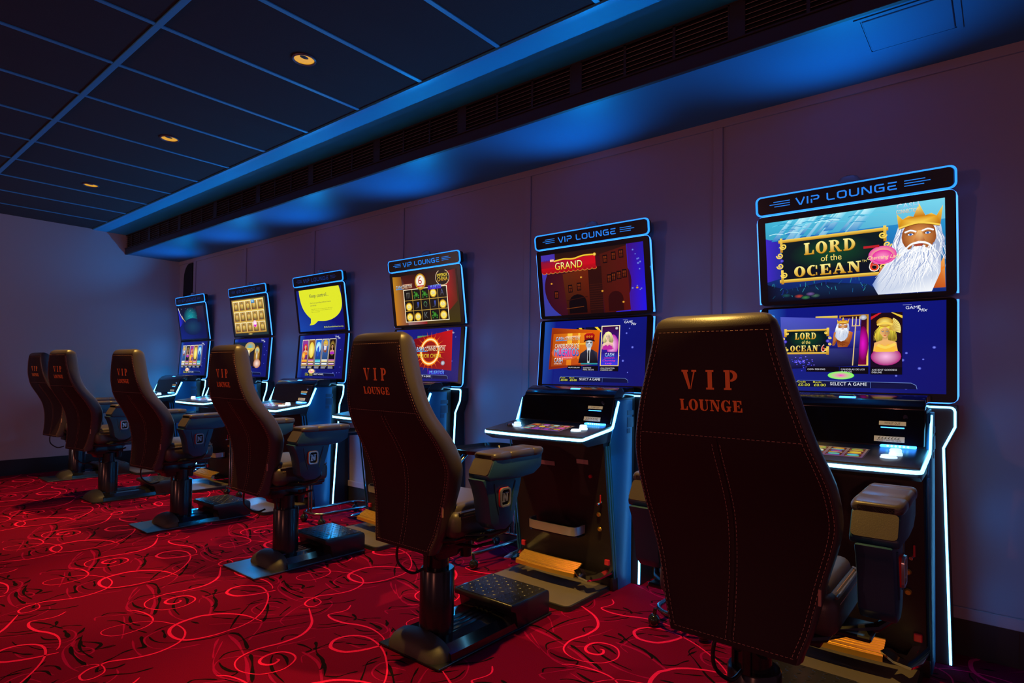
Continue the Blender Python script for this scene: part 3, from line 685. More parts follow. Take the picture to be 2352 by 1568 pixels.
    btn(.322 + .215, .105, .025, .012, 'button', 'b3'); btn(.322 + .232, .150, .020, .026, 'button', 'b4')
    # bill slot, labels, lock on the glass panel
    def slot(b):
        for k in range(6): b.sphere((-.392, -.192 - k * .0135, .890), .0045, 10)
    sl_ = P('bill_slot', 'bluelit', lambda b: b.box(-.392, -.362, -.285, -.165, .884, .893, .003, 2), 'bslot')
    P('slot_lamp', 'slotcore', slot, 'bslotl', sl_)
    def lbl(b, u0, v0, w_, h_): b.box(0, 1, 0, 1, 0, 1) if 0 else b.add([GL(u, v, d) for d in (.0042, .0062) for u, v in R_(u0, v0, u0 + w_, v0 + h_)], [(0, 1, 2, 3), (4, 5, 6, 7), (0, 1, 5, 4), (1, 2, 6, 5), (2, 3, 7, 6), (3, 0, 4, 7)])
    for key, u0, v0, w_, h_, txt in (('l1', .31 + .155, .082, .092, .016, ('TICKET OUT',)), ('l2', .31 + .140, .014, .104, .022, ('£££££££', 'INSERT NOTES HERE'))):
        L = P('label', 'label_y', lambda b: lbl(b, u0, v0, w_, h_), key, smooth=0)
        a = Art(lambda u, v, d: GL(u0 + u, v0 + v, .0064 + d), w_, h_)
        a.text(txt[0], .14 if len(txt) > 1 else .2, .15 if len(txt) > 1 else .25, .86 if len(txt) > 1 else .8, .55 if len(txt) > 1 else .78, (20, 14, 8))
        if len(txt) > 1: a.text(txt[1], .1, .65, .9, .9, (20, 14, 60))
        a.build('label_text', M['screen'], L)
    P('ticket_slot', 'bluelit', lambda b: b.add([GL(u, v, .0062) for u, v in R_(.472, .070, .552, .074)], [(0, 1, 2, 3)]), 'tslot', smooth=0)
    P('lock', 'chrome', lambda b: b.cyl(GL(.31 + .245, .118, .004), GL(.31 + .245, .118, .014), .009, .007, 18), 'lk0')
    # front door fittings
    for key, yl, z0, w_, h_ in (('s1', .130, .644, .12, .024), ('s2', -.138, .674, .074, .024)):
        v0 = (z0 - .06) / .74 * FRL
        P('label', 'label_p', lambda b: b.add([FR(.32 - yl + u, v0 + v, d) for d in (0, .002) for u, v in R_(0, 0, w_, h_)], [(4, 5, 6, 7), (0, 1, 5, 4), (1, 2, 6, 5), (2, 3, 7, 6), (3, 0, 4, 7)]), key, smooth=0)
    fv = lambda z: (z - .06) / .74 * FRL
    P('release_button', 'red', lambda b: b.cyl(FR(.32 + .222, fv(.612), 0), FR(.32 + .222, fv(.612), .010), .010, .009, 18), 'rb')
    hn = P('door_handle', 'chrome', lambda b: b.cyl(FR(.32 + .278, fv(.478), 0), FR(.32 + .270, fv(.474), .028), .006, .007, 12), 'hn')
    P('handle_blade', 'red', lambda b: b.box(-.407, -.400, -.283, -.276, .475, .520, .002, 1), 'hb', hn)
    for k, z in enumerate((.408, .328)):
        P('lock', 'chrome', lambda b: b.lathe([(.014, 0), (.012, .004), (.006, .006), (.001, .006)], (0, 0, 0), 18) or None, 'lk') if 0 else \
        P('lock', 'brass', lambda b: b.cyl(FR(.32 + .256, fv(z), 0), FR(.32 + .256, fv(z), .008), .013, .009, 20), 'lk%d' % (k + 1))
    # coin tray
    def tray(b):
        path = [(-.375, .165, .335), (-.43, .165, .333), (-.455, .150, .330), (-.462, .12, .329), (-.462, -.12, .329), (-.455, -.150, .330), (-.43, -.165, .333), (-.375, -.165, .335)]
        b.sweep(path, [(-.0015, -.042), (.0015, -.042), (.004, 0), (.004, .004), (-.004, .004), (-.0015, 0)])
    bt = P('coin_tray', 'badge', tray, 'tray', label='chromed curved rim of the coin tray')
    P('tray_bottom', 'cab', lambda b: b.prism([(-.36, -.16), (-.44, -.16), (-.458, -.13), (-.458, .13), (-.44, .16), (-.36, .16)], 2, .276, .282), 'trayb', bt)
    # foot rail
    def rail(b):
        n = 7
        for k in range(n):
            t = k / (n - 1); x0 = -.432 - .066 * t; z0 = .146 - .030 * t - .004 * (t > .95)
            pts = [(x0 - .018 * math.cos(y / .2 * 1.2), y, z0) for y in [(-.19 + .39 * i / 12) for i in range(13)]]
            b.sweep(pts, [(-.0066, -.004), (.0066, -.004), (.0045, .004), (-.0045, .004)])
        pts = [(-.506 - .018 * math.cos(y / .2 * 1.2), y, .102) for y in [(-.19 + .39 * i / 12) for i in range(13)]]
        b.sweep(pts, [(-.004, -.011), (.006, -.009), (.006, .009), (-.004, .010)])
    ft = P('foot_rail', 'brass', rail, 'rail', label='ribbed brassy foot rail')
    for s in (1, -1):
        def end(b, s=s):
            o = .005
            b.sweep([(-.475, s * (.196 + (s > 0) * .008), .122), (-.500, s * .235, .108), (-.500, s * .262, .100), (-.45, s * .282, .098), (-.30, s * .296, .105)], [(-.028, -.003), (.028, -.006), (.030, .004), (0, .014), (-.028, .004)])
        P('rail_end', 'chrome', end, 'rend%d' % s, ft)
        P('reflector', 'red', lambda b: b.box(-.345, -.325, s * .285 - .014, s * .285 + .014, .135, .165, .003, 1), 'refl%d' % s)
    def fp(b):
        pts = rrect(-.73, -.30, -.10, .30, .035, 5)
        b.loft([[(a_, c_, .001) for a_, c_ in pts], [(a_, c_, .024) for a_, c_ in pts]])
    f_ = P('floor_plate', 'plastic', fp, 'fp')
    def fp2(b):
        pts = rrect(-.722, -.292, -.32, .292, .03, 5)
        b.loft([[(a_, c_, .024) for a_, c_ in pts], [(a_, c_, .0265) for a_, c_ in pts]])
    P('plate_cover', 'footplate', fp2, 'fp2', f_, label='worn brown floor plate cover', smooth=0)
    def rp(b):
        for x0, z0, w_, h_ in ((-.205, .935, .07, .026), (-.205, .868, .07, .055), (-.205, .835, .034, .026)):
            b.box(x0, x0 + w_, -.3275, -.3262, z0, z0 + h_)
    P('rating_plate', 'plate_txt', rp, 'rp', smooth=0)
    return m

# ---- pictures
GOLD, GOLD2, GOLDD = (250, 215, 90), (190, 130, 20), (120, 75, 5)
WHT = (255, 255, 255)
def bokeh(a, seed, n=7, region=(.75, .1, .98, .95), col=(90, 90, 255)):
    r = random.Random(seed)
    for _ in range(n):
        x = r.uniform(region[0], region[2]); y = r.uniform(region[1], region[3]); s = r.uniform(.006, .012)
        a.ell(x, y, s, s * 1.6, (140, 150, 255), (20, 30, 160), 12)
def curl(a, cx, cy, r, s, c, wd=.014):
    pts = [(cx + s * (r * (1 - t / 14)) * math.cos(t * .75), cy + (r * (1 - t / 14)) * 1.7 * math.sin(t * .75)) for t in range(13)]
    a.line(pts, wd, c, 2)
def ocean_title(a, x0, y0, x1, y1, six=True):
    fx = lambda u: x0 + (x1 - x0) * u; fy = lambda v: y0 + (y1 - y0) * v; h = y1 - y0
    a.rect(fx(0), fy(0), fx(1), fy(1), (4, 26, 30), (4, 12, 30)); a.ell(fx(.5), fy(.4), (x1 - x0) * .42, h * .38, (10, 70, 40), (4, 22, 30))
    for v in (0, .955): a.rect(fx(-.03), fy(v), fx(1.03), fy(v + .075), GOLD, GOLD2)
    for u, s in ((0, -1), (1, 1)):
        a.rect(fx(u) - .008, fy(-.04), fx(u) + .008, fy(.3), GOLD, GOLD2); a.rect(fx(u) - .008, fy(.72), fx(u) + .008, fy(1.06), GOLD, GOLD2)
        for cy in (.16, .37, .62, .84): curl(a, fx(u) + s * (.012 if cy in (.37, .62) else -.012), fy(cy), .022 * (x1 - x0) / .6, s, GOLD, .030 * h)
        a.ell(fx(u), fy(.5), .012, .02, (120, 110, 255), (40, 20, 140), 12)
    a.slab('LORD', fx(.24), fy(.15), fx(.74), fy(.42), GOLDD); a.slab('LORD', fx(.235), fy(.14), fx(.735), fy(.41), (255, 245, 150), 0, (210, 150, 30))
    a.text('of the', fx(.40), fy(.46), fx(.60), fy(.60), (250, 220, 110))
    a.slab('OCEAN', fx(.13), fy(.68), fx(.78), fy(.92), GOLDD); a.slab('OCEAN', fx(.125), fy(.67), fx(.775), fy(.91), (255, 245, 150), 0, (210, 150, 30))
    a.text('TM', fx(.79), fy(.66), fx(.83), fy(.71), (240, 220, 120))
    if six: a.text('6', fx(.852), fy(.64), fx(.945), fy(.94), (255, 245, 230)); a.text('6', fx(.86), fy(.66), fx(.94), fy(.92), (200, 20, 20), (240, 80, 40))
def beard_king(a, cx, cy, s, body=False):
    """generic crowned old man with a long white beard; s = head half-width in x"""
    X = lambda u: cx + u * s; Y = lambda v: cy + v * s * 1.75
    W1, W2_, W3 = (250, 252, 255), (205, 215, 235), (150, 165, 200)
    if body:
        a.poly([(X(-1.7), Y(1.3)), (X(-.6), Y(.9)), (X(.9), Y(.9)), (X(1.9), Y(1.4)), (X(1.7), Y(2.6)), (X(1.35), Y(3.8)), (X(.9), Y(4.6)), (X(-.9), Y(4.6)), (X(-1.1), Y(3.2)), (X(-1.6), Y(4.2)), (X(-2.0), Y(4.2))], [(200, 120, 50), (235, 160, 80), (240, 170, 90), (190, 100, 40), (150, 70, 25), (150, 70, 25), (140, 60, 20), (170, 90, 35), (120, 50, 20), (190, 110, 50), (160, 85, 35)])
        for v in (3.0, 3.5, 4.0): a.line([(X(-.5), Y(v)), (X(0), Y(v + .12)), (X(.5), Y(v))], .012, (130, 60, 20)); 
        a.line([(X(0), Y(2.4)), (X(0), Y(4.4))], .010, (130, 60, 20))
    else:
        a.poly([(X(-2.3), Y(3.4)), (X(-2.1), Y(1.9)), (X(-1.2), Y(1.4)), (X(-.6), Y(3.4))], [(150, 60, 20), (200, 110, 60), (235, 190, 150), (170, 80, 30)])
        a.poly([(X(.3), Y(3.4)), (X(1.0), Y(2.0)), (X(1.25), Y(1.3)), (X(1.28), Y(3.4))], [(180, 70, 20), (230, 130, 50), (250, 180, 90), (200, 90, 30)])
        a.line([(X(.2), Y(3.2)), (X(.8), Y(2.5)), (X(1.25), Y(2.1))], .02, (240, 130, 30), 4)
    a.poly([(X(-1.05), Y(-.7)), (X(-1.35), Y(.3)), (X(-1.55), Y(1.2)), (X(-.8), Y(1.5)), (X(.9), Y(1.5)), (X(1.25), Y(.6)), (X(1.1), Y(-.6))], [W2_, W1, W3, W2_, W2_, W3, W2_])
    a.ell(X(0), Y(0), .88 * s, 1.12 * s * 1.6, (235, 160, 85), (150, 75, 30))
    a.poly([(X(-.05), Y(-.35)), (X(.12), Y(-.35)), (X(.30), Y(.30)), (X(0), Y(.42)), (X(-.25), Y(.28))], [(250, 200, 130), (250, 200, 130), (170, 90, 40), (200, 120, 60), (190, 105, 50)])
    for e in (-.42, .45):
        a.ell(X(e), Y(-.16), .22 * s, .11 * s * 1.6, (90, 40, 15), (150, 80, 35)); a.ell(X(e), Y(-.14), .15 * s, .07 * s * 1.6, (255, 255, 255), (220, 230, 240)); a.ell(X(e), Y(-.14), .075 * s, .07 * s * 1.6, (10, 30, 80), (60, 130, 230), 12)
        a.line([(X(e - .3), Y(-.30)), (X(e), Y(-.40)), (X(e + .3), Y(-.28))], .11 * s * 1.6, W1, 3)
    if body: bl = [(X(-.75), Y(.35)), (X(-1.25), Y(1.2)), (X(-1.5), Y(2.2)), (X(-1.0), Y(2.9)), (X(-.3), Y(3.35)), (X(.4), Y(3.1)), (X(.95), Y(2.3)), (X(1.15), Y(1.2)), (X(.78), Y(.35)), (X(.0), Y(.55))]
    if body: a.ell(X(-.1), Y(1.7), 1.15 * s, 1.5 * s * 1.6, W1, W2_); a.poly(bl, [W1, W2_, W3, W2_, W1, W2_, W3, W2_, W1, W1])
    if not body:
        rr = random.Random(12)
        a.poly([(X(-1.5), Y(1.2)), (X(-2.0), Y(2.0)), (X(-2.5), Y(2.9)), (X(-2.2), Y(3.6)), (X(.6), Y(3.6)), (X(1.05), Y(2.4)), (X(1.1), Y(1.2)), (X(0), Y(.6))], [W1, W2_, (120, 150, 210), W2_, W1, W2_, W3, W1])
        for k in range(90):
            u0 = rr.uniform(-.9, .85); v0 = rr.uniform(.5, 1.4); L = rr.uniform(1.0, 2.4); dr = -0.55 + u0 * .75 + rr.uniform(-.35, .3); wv = rr.uniform(-.18, .18)
            a.line([(X(u0), Y(v0)), (X(u0 + dr * .3 + wv), Y(v0 + L * .33)), (X(u0 + dr * .7 - wv), Y(v0 + L * .66)), (X(u0 + dr), Y(v0 + L))], (.09 * s, .015 * s), rr.choice([WHT, (225, 232, 245), (175, 190, 225), (130, 150, 200), WHT, WHT]), 3)
        for sg in (-1, 1):
            for k in range(14):
                u0 = sg * rr.uniform(.85, 1.05); wv = rr.uniform(-.15, .15)
                a.line([(X(u0 * .9), Y(rr.uniform(-.7, -.3))), (X(u0 * 1.15 + wv), Y(.3)), (X(u0 * 1.25 - wv), Y(1.1)), (X(u0 * 1.4 + wv), Y(rr.uniform(1.5, 2.2)))], (.07 * s, .02 * s), rr.choice([WHT, (180, 195, 225), (120, 140, 190)]), 3)
    r = random.Random(3)
    for k in range(26 if body else 0):
        u0 = r.uniform(-.7, .75); v0 = r.uniform(.5, 1.2); u1 = u0 * 1.7 + r.uniform(-.3, .3); v1 = v0 + r.uniform(1, 2)
        a.line([(X(u0), Y(v0)), (X((u0 + u1) / 2 + r.uniform(-.15, .15)), Y((v0 + v1) / 2)), (X(u1), Y(min(3.3, v1)))], (.05 * s, .01 * s), r.choice([(170, 185, 215), WHT, (120, 140, 185)]), 3)
    a.ell(X(0), Y(.56), .26 * s, .09 * s * 1.6, (190, 70, 50), (140, 50, 30))
    for sg in (-1, 1): a.line([(X(0.02), Y(.40)), (X(sg * .4), Y(.5)), (X(sg * .72), Y(.85)), (X(sg * .85), Y(1.4))], (.17 * s * 1.6, .05 * s), W1, 4)
    a.poly([(X(-1.02), Y(-.62)), (X(-1.10), Y(-1.55)), (X(-.80), Y(-1.15)), (X(-.5), Y(-1.35)), (X(-.25), Y(-1.25)), (X(.05), Y(-2.05)), (X(.35), Y(-1.25)), (X(.65), Y(-1.35)), (X(.90), Y(-1.15)), (X(1.22), Y(-1.75)), (X(1.08), Y(-.55)), (X(0), Y(-.82))],
           [(200, 130, 10), GOLD, (230, 160, 30), GOLD, (200, 120, 10), (255, 235, 120), (200, 120, 10), GOLD, (230, 160, 30), GOLD, (180, 100, 5), (255, 220, 90)])
    a.line([(X(-1.0), Y(-.62)), (X(0), Y(-.84)), (X(1.05), Y(-.56))], .12 * s * 1.6, (250, 210, 80), 4)
    a.line([(X(-1.0), Y(-.55)), (X(0), Y(-.76)), (X(1.05), Y(-.49))], .04 * s * 1.6, (120, 60, 5), 4)
def cashconn(a, x0, y0, x1, y1):
    w_ = x1 - x0; h = y1 - y0
    a.rect(x0 - w_ * .02, y0 + h * .86, x0 + w_ * .45, y1, (60, 160, 240)); a.rect(x0 + w_ * .42, y0, x1, y0 + h * .12, (255, 200, 160))
    a.text('CASH', x0 + w_ * .02, y0 + h * .22, x0 + w_ * .34, y0 + h * .95, (20, 60, 120)); a.text('CASH', x0, y0 + h * .15, x0 + w_ * .33, y0 + h * .9, (230, 250, 255), (60, 170, 235))
    a.text('CONNECTION', x0 + w_ * .37, y0 + h * .22, x0 + w_ * .98, y0 + h * .98, (90, 30, 20)); a.text('CONNECTION', x0 + w_ * .36, y0 + h * .17, x0 + w_ * .97, y0 + h * .92, (255, 250, 240), (245, 190, 130))
def bottombar(a, left=True):
    a.poly([(.19, .895), (.205, .875), (.83, .890), (.855, .915), (.86, .955), (.19, .955)], (6, 14, 60)); a.line([(.19, .955), (.19, .90), (.205, .877), (.83, .890), (.855, .915), (.86, .955)], .004, (120, 150, 220))
    a.line([(.62, .885), (.62, .955)], .004, (90, 120, 200))
    a.text('SELECT A GAME', .395, .895, .60, .93, (240, 245, 255))
    for x, t in ((.20, 'Credit'), (.295, 'Bank')):
        a.text(t, x, .885, x + .05, .905, (230, 225, 60)); a.text('£0.00', x + .005, .915, x + .075, .945, (240, 240, 60))
def gamemix(a):
    a.text('GAME', .80, .045, .875, .080, (235, 240, 255)); a.text('Mix', .862, .078, .905, .112, (235, 240, 255), slant=.25); a.rect(.785, .028, .83, .032, (170, 180, 230))
def lobg(a, seed=1):
    a.rect(0, 0, 1, 1, (14, 24, 130), (12, 20, 118), (10, 16, 104), (16, 34, 128)); a.rect(0, 0, .12, 1, (30, 80, 170), (14, 24, 130), (12, 20, 118), (24, 60, 150))
    bokeh(a, seed); gamemix(a)
def caption(a, x0, x1, y0, y1, l1, l2=None):
    a.rect(x0, y0, x1, y1, (4, 4, 14)); a.text(l1, x0 + .008, y0 + .02, x0 + .008 + min(x1 - x0 - .016, .0088 * len(l1)), y0 + .038, (225, 225, 235))
    if l2: a.text(l2, x0 + .008, y0 + .048, x0 + .008 + min(x1 - x0 - .016, .0088 * len(l2)), y0 + .066, (225, 225, 235))
def woman(a, cx, cy, s, hair, skin=(240, 190, 150), dress=(230, 60, 160)):
    X = lambda u: cx + u * s; Y = lambda v: cy + v * s * 1.7
    hd = tuple(int(v * .55) for v in hair); hl = tuple(min(255, int(v * 1.25)) for v in hair); sh = tuple(int(v * .68) for v in skin)
    a.poly([(X(-1.0), Y(-.3)), (X(-.7), Y(-1.0)), (X(.1), Y(-1.25)), (X(.8), Y(-.9)), (X(1.15), Y(-.1)), (X(1.5), Y(1.1)), (X(1.1), Y(2.0)), (X(-1.0), Y(1.9)), (X(-1.35), Y(.8))], [hair, hl, hair, hl, hair, hd, hair, hd, hair])
    a.poly([(X(-1.5), Y(3.1)), (X(-1.35), Y(1.75)), (X(-.35), Y(1.35)), (X(-.28), Y(.7)), (X(.32), Y(.7)), (X(.40), Y(1.35)), (X(1.4), Y(1.7)), (X(1.6), Y(3.1))], [dress, skin, skin, sh, sh, skin, skin, dress])
    a.poly([(X(-1.2), Y(2.4)), (X(-.4), Y(2.0)), (X(0), Y(2.35)), (X(.4), Y(2.0)), (X(1.2), Y(2.4)), (X(1.2), Y(3.2)), (X(-1.2), Y(3.2))], dress)
    a.poly([(X(-.62), Y(-.35)), (X(0), Y(-.75)), (X(.58), Y(-.35)), (X(.60), Y(.25)), (X(.35), Y(.8)), (X(.02), Y(1.02)), (X(-.32), Y(.82)), (X(-.62), Y(.25))], [skin, skin, skin, sh, sh, skin, skin, skin])
    for e in (-.30, .26):
        a.ell(X(e), Y(.02), .17 * s, .08 * s * 1.7, (50, 20, 30), n=10); a.ell(X(e), Y(.03), .10 * s, .05 * s * 1.7, WHT, n=8); a.ell(X(e), Y(.03), .05 * s, .05 * s * 1.7, (30, 60, 90), n=8)
        a.line([(X(e - .2), Y(-.16)), (X(e), Y(-.24)), (X(e + .2), Y(-.16))], .05 * s * 1.7, hd)
    a.line([(X(0), Y(.08)), (X(.07), Y(.38)), (X(-.04), Y(.40))], .03 * s * 1.7, sh); a.ell(X(-.01), Y(.62), .18 * s, .06 * s * 1.7, (200, 30, 50), n=10)
    for k in range(5):
        o = k * .14
        a.line([(X(.05), Y(-1.1)), (X(-.55 - o * .5), Y(-.65)), (X(-.8 - o), Y(.2)), (X(-.85 - o), Y(1.4))], (.10 * s, .04 * s), (hl, hair, hd, hl, hair)[k], 3)
        a.line([(X(.05), Y(-1.1)), (X(.6 + o * .5), Y(-.6)), (X(.8 + o), Y(.3)), (X(.85 + o), Y(1.5))], (.10 * s, .04 * s), (hair, hl, hd, hair, hl)[k], 3)

def up_ocean(a):
    a.rect(0, 0, 1, 1, (60, 180, 215), (120, 215, 240), (20, 60, 150), (6, 14, 60)); a.rect(0, .22, 1, 1, (14, 70, 170), (40, 150, 210), (10, 40, 120), (4, 8, 44))
    a.poly([(0, .2), (.14, .3), (.12, .7), (0, .75)], [(60, 40, 200), (30, 30, 150), (20, 40, 130), (60, 40, 190)])
    r = random.Random(5)
    for k in range(15):
        x = r.uniform(.14, .62); w_ = r.uniform(.01, .05); L = r.uniform(.15, min(.5, (x - .03) * 2))
        a.poly([(x, 0.0), (x + w_, 0.0), (x + w_ - L * .45, L), (x - L * .45 - .01, L)], [(190, 245, 255), (120, 220, 245), (30, 130, 200), (30, 120, 195)])
    for k in range(24):
        x = r.uniform(0, .68); y = r.uniform(.01, .17); a.line([(x, y), (x + .04, y - .012), (x + .09, y + .008)], .008, r.choice([(200, 250, 255), (40, 150, 200), (90, 200, 230)]), 3)
    a.poly([(0, .78), (.12, .86), (.35, .80), (.6, .86), (.7, 1), (0, 1)], [(4, 8, 30), (8, 30, 70), (4, 20, 60), (10, 40, 80), (4, 12, 40), (2, 4, 16)])
    for k in range(40):
        x = r.uniform(.02, .60); y = r.uniform(.78, .97); h = r.uniform(.02, .06); a.line([(x, y), (x + r.uniform(-.02, .02), y - h)], .007, r.choice([(20, 80, 130), (10, 60, 90), (40, 130, 150), (20, 50, 140)]))
    for x, y, c in ((.20, .95, (190, 60, 50)), (.24, .97, (60, 130, 70)), (.30, .955, (70, 110, 90)), (.27, .93, (120, 90, 160)), (.12, .93, (20, 80, 90))): a.ell(x, y, .03, .025, c, (10, 30, 50), 12)
    ocean_title(a, .10, .235, .70, .755)
    beard_king(a, .872, .375, .098)
    a.ell(.685, .545, .075, .105, (255, 240, 120), (235, 60, 170)); a.ell(.685, .56, .055, .075, (255, 150, 200), (230, 30, 160)); a.text('Charming Lady', .60, .545, .775, .60, (255, 240, 160), slant=.15); a.rect(.585, .425, .67, .452, (190, 30, 40))
    a.text('CASH', .765, .0, .875, .058, (230, 240, 255), (120, 170, 220)); a.text('CONNECTION', .762, .066, .876, .108, (255, 235, 200), (230, 160, 90))
def lo_ocean(a):
    lobg(a, 3)
    a.rect(.44, .115, .605, .70, (190, 130, 30), GOLD); a.rect(.45, .13, .595, .69, (40, 10, 30), (110, 0, 60)); a.ell(.575, .45, .03, .2, (230, 20, 200), (110, 0, 60))
    a.rect(.30, .115, .43, .17, GOLD, (90, 60, 20)); a.ell(.575, .15, .02, .03, (220, 225, 240), (150, 150, 160), 12)
    a.poly([(.08, .10), (.565, .165), (.55, .70), (.10, .745)], [(80, 90, 200), (60, 50, 170), (6, 8, 40), (6, 10, 60)])
    a.poly([(.08, .30), (.56, .30), (.55, .50), (.09, .50)], [(50, 60, 190), (60, 60, 180), (16, 20, 100), (16, 20, 100)])
    ocean_title(a, .115, .265, .375, .555)
    r = random.Random(8)
    for k in range(60):
        x = r.gauss(.22, .035); y = r.gauss(.65, .03); a.ell(x, y, .004, .006, r.choice([(90, 80, 255), (50, 60, 200), (140, 120, 255)]), n=6)
    beard_king(a, .462, .245, .030, True)
    a.line([(.535, .22), (.52, .70)], .010, (230, 200, 130)); 
    for dx in (-.02, 0, .02): a.line([(.536 + dx, .24), (.538 + dx, .14)], .008, (245, 225, 160))
    a.line([(.512, .245), (.560, .245)], .010, (230, 190, 110))
    caption(a, .25, .445, .715, .775, 'COIN FISHING'); caption(a, .447, .607, .715, .795, 'CANDELAS DE LOS', 'MUERTOS'); caption(a, .618, .785, .72, .80, 'ANCIENT GODDESS', 'DELUXE')
    a.rect(.618, .11, .785, .72, (30, 10, 20), (20, 6, 30)); a.ell(.70, .60, .08, .10, (255, 190, 230), (170, 20, 120)); woman(a, .695, .32, .042, (230, 190, 60), (240, 180, 110), (250, 190, 60))
    for k in range(9): t = -.3 + k * .17; a.poly([(.715, .30), (.715 + .062 * math.cos(t), .30 - .125 * math.sin(t) * 1.1), (.715 + .062 * math.cos(t + .15), .30 - .125 * math.sin(t + .15) * 1.1)], [GOLD2, (255, 240, 150), GOLD])
    a.ell(.693, .215, .044, .055, (255, 235, 120), GOLD2); a.line([(.652, .245), (.693, .225), (.735, .245)], .022, GOLD, 3); a.line([(.655, .47), (.70, .50), (.75, .46)], .03, GOLD, 4)
    a.poly([(.618, .15), (.66, .11), (.675, .11), (.618, .185)], (210, 30, 40)); a.poly([(.735, .11), (.785, .15), (.785, .18), (.725, .11)], (240, 200, 60))
    bottombar(a); a.ell(.455, .815, .075, .045, (255, 40, 200), (120, 255, 90))
def up_grand(a):
    a.rect(0, 0, 1, 1, (70, 50, 170), (40, 20, 150), (40, 30, 220), (50, 60, 150)); a.rect(.86, 0, 1, 1, (60, 10, 120), (30, 20, 170), (30, 20, 230), (60, 20, 150))
    a.g = .55
    a.ell(.45, .55, .43, .58, (110, 30, 8), (70, 12, 40), 48); a.rect(.15, .0, .85, .12, (50, 24, 14), (70, 24, 14))
    dk = (22, 6, 6)
    a.poly([(.22, .34), (.48, .30), (.48, 1), (.25, 1)], [(120, 50, 16), (140, 44, 10), (70, 14, 6), (60, 16, 8)])
    a.poly([(.60, .10), (.85, .02), (.86, .98), (.62, 1)], [(96, 30, 14), (110, 26, 18), (110, 22, 14), (90, 20, 8)]); a.rect(.48, .28, .61, 1, (60, 18, 8), (50, 14, 8))
    for k in range(12): a.line([(.485, .55 + k * .035), (.61, .55 + k * .035)], .006, (90, 30, 14))
    for x, y in ((.27, .52), (.36, .50), (.12, .60), (.70, .40), (.75, .385), (.80, .37), (.63, .12), (.71, .09), (.78, .07), (.66, .42)):
        a.rect(x, y, x + .042, y + .125, dk); a.rect(x + .007, y + .02, x + .035, y + .11, (150, 60, 16), (110, 34, 10)); a.line([(x + .021, y + .02), (x + .021, y + .11)], .008, dk); a.line([(x + .005, y + .06), (x + .037, y + .06)], .008, dk)
    a.poly([(.27, .98)] + [(x, y) for x, y in arc(.36, .82, .09, 180, 360, 8, .14)] + [(.45, .98)], (14, 5, 8)); a.poly([(.66, .98)] + arc(.73, .80, .07, 180, 360, 8, .12) + [(.80, .98)], (60, 10, 8))
    a.line([(.25, .77), (.46, .73)], .012, (60, 18, 8)); a.line([(.24, .90), (.42, .88)], .01, (150, 70, 20))
    a.g = .8
    a.rect(0, .10, .56, .28, (150, 20, 60), (225, 10, 30), (230, 12, 24), (190, 10, 20)); a.rect(.0, .22, .56, .29, (220, 10, 30), (170, 6, 20))
    for k in range(12): a.ell(.03 + k * .047, .285, .024, .028, (170, 8, 24), (200, 20, 30), 14); a.line(arc(.03 + k * .047, .285, .024, 10, 170, 5, .03), .006, (230, 160, 60))
    a.g = 1.0
    a.line([(.14, .12), (.24, .10), (.34, .115), (.44, .085), (.56, .09)], .022, (240, 200, 50), 4); a.ell(.555, .09, .015, .025, (255, 240, 120), (220, 150, 20), 12)
    a.text('GRAND', .155, .155, .435, .27, (110, 40, 0)); a.text('GRAND', .15, .148, .43, .262, (255, 255, 190), (240, 200, 20)); a.text('GRAND', .02, .085, .10, .125, (40, 20, 110)); a.rect(.10, .085, .14, .12, (250, 200, 150))
    for x, y in ((.41, .42), (.61, .665), (.10, .475), (.80, .855), (.93, .66)): a.ell(x, y, .012, .016, (255, 200, 60), (150, 60, 20), 10)
    bokeh(a, 6, 12, (.88, .1, .99, .8), (200, 60, 255))
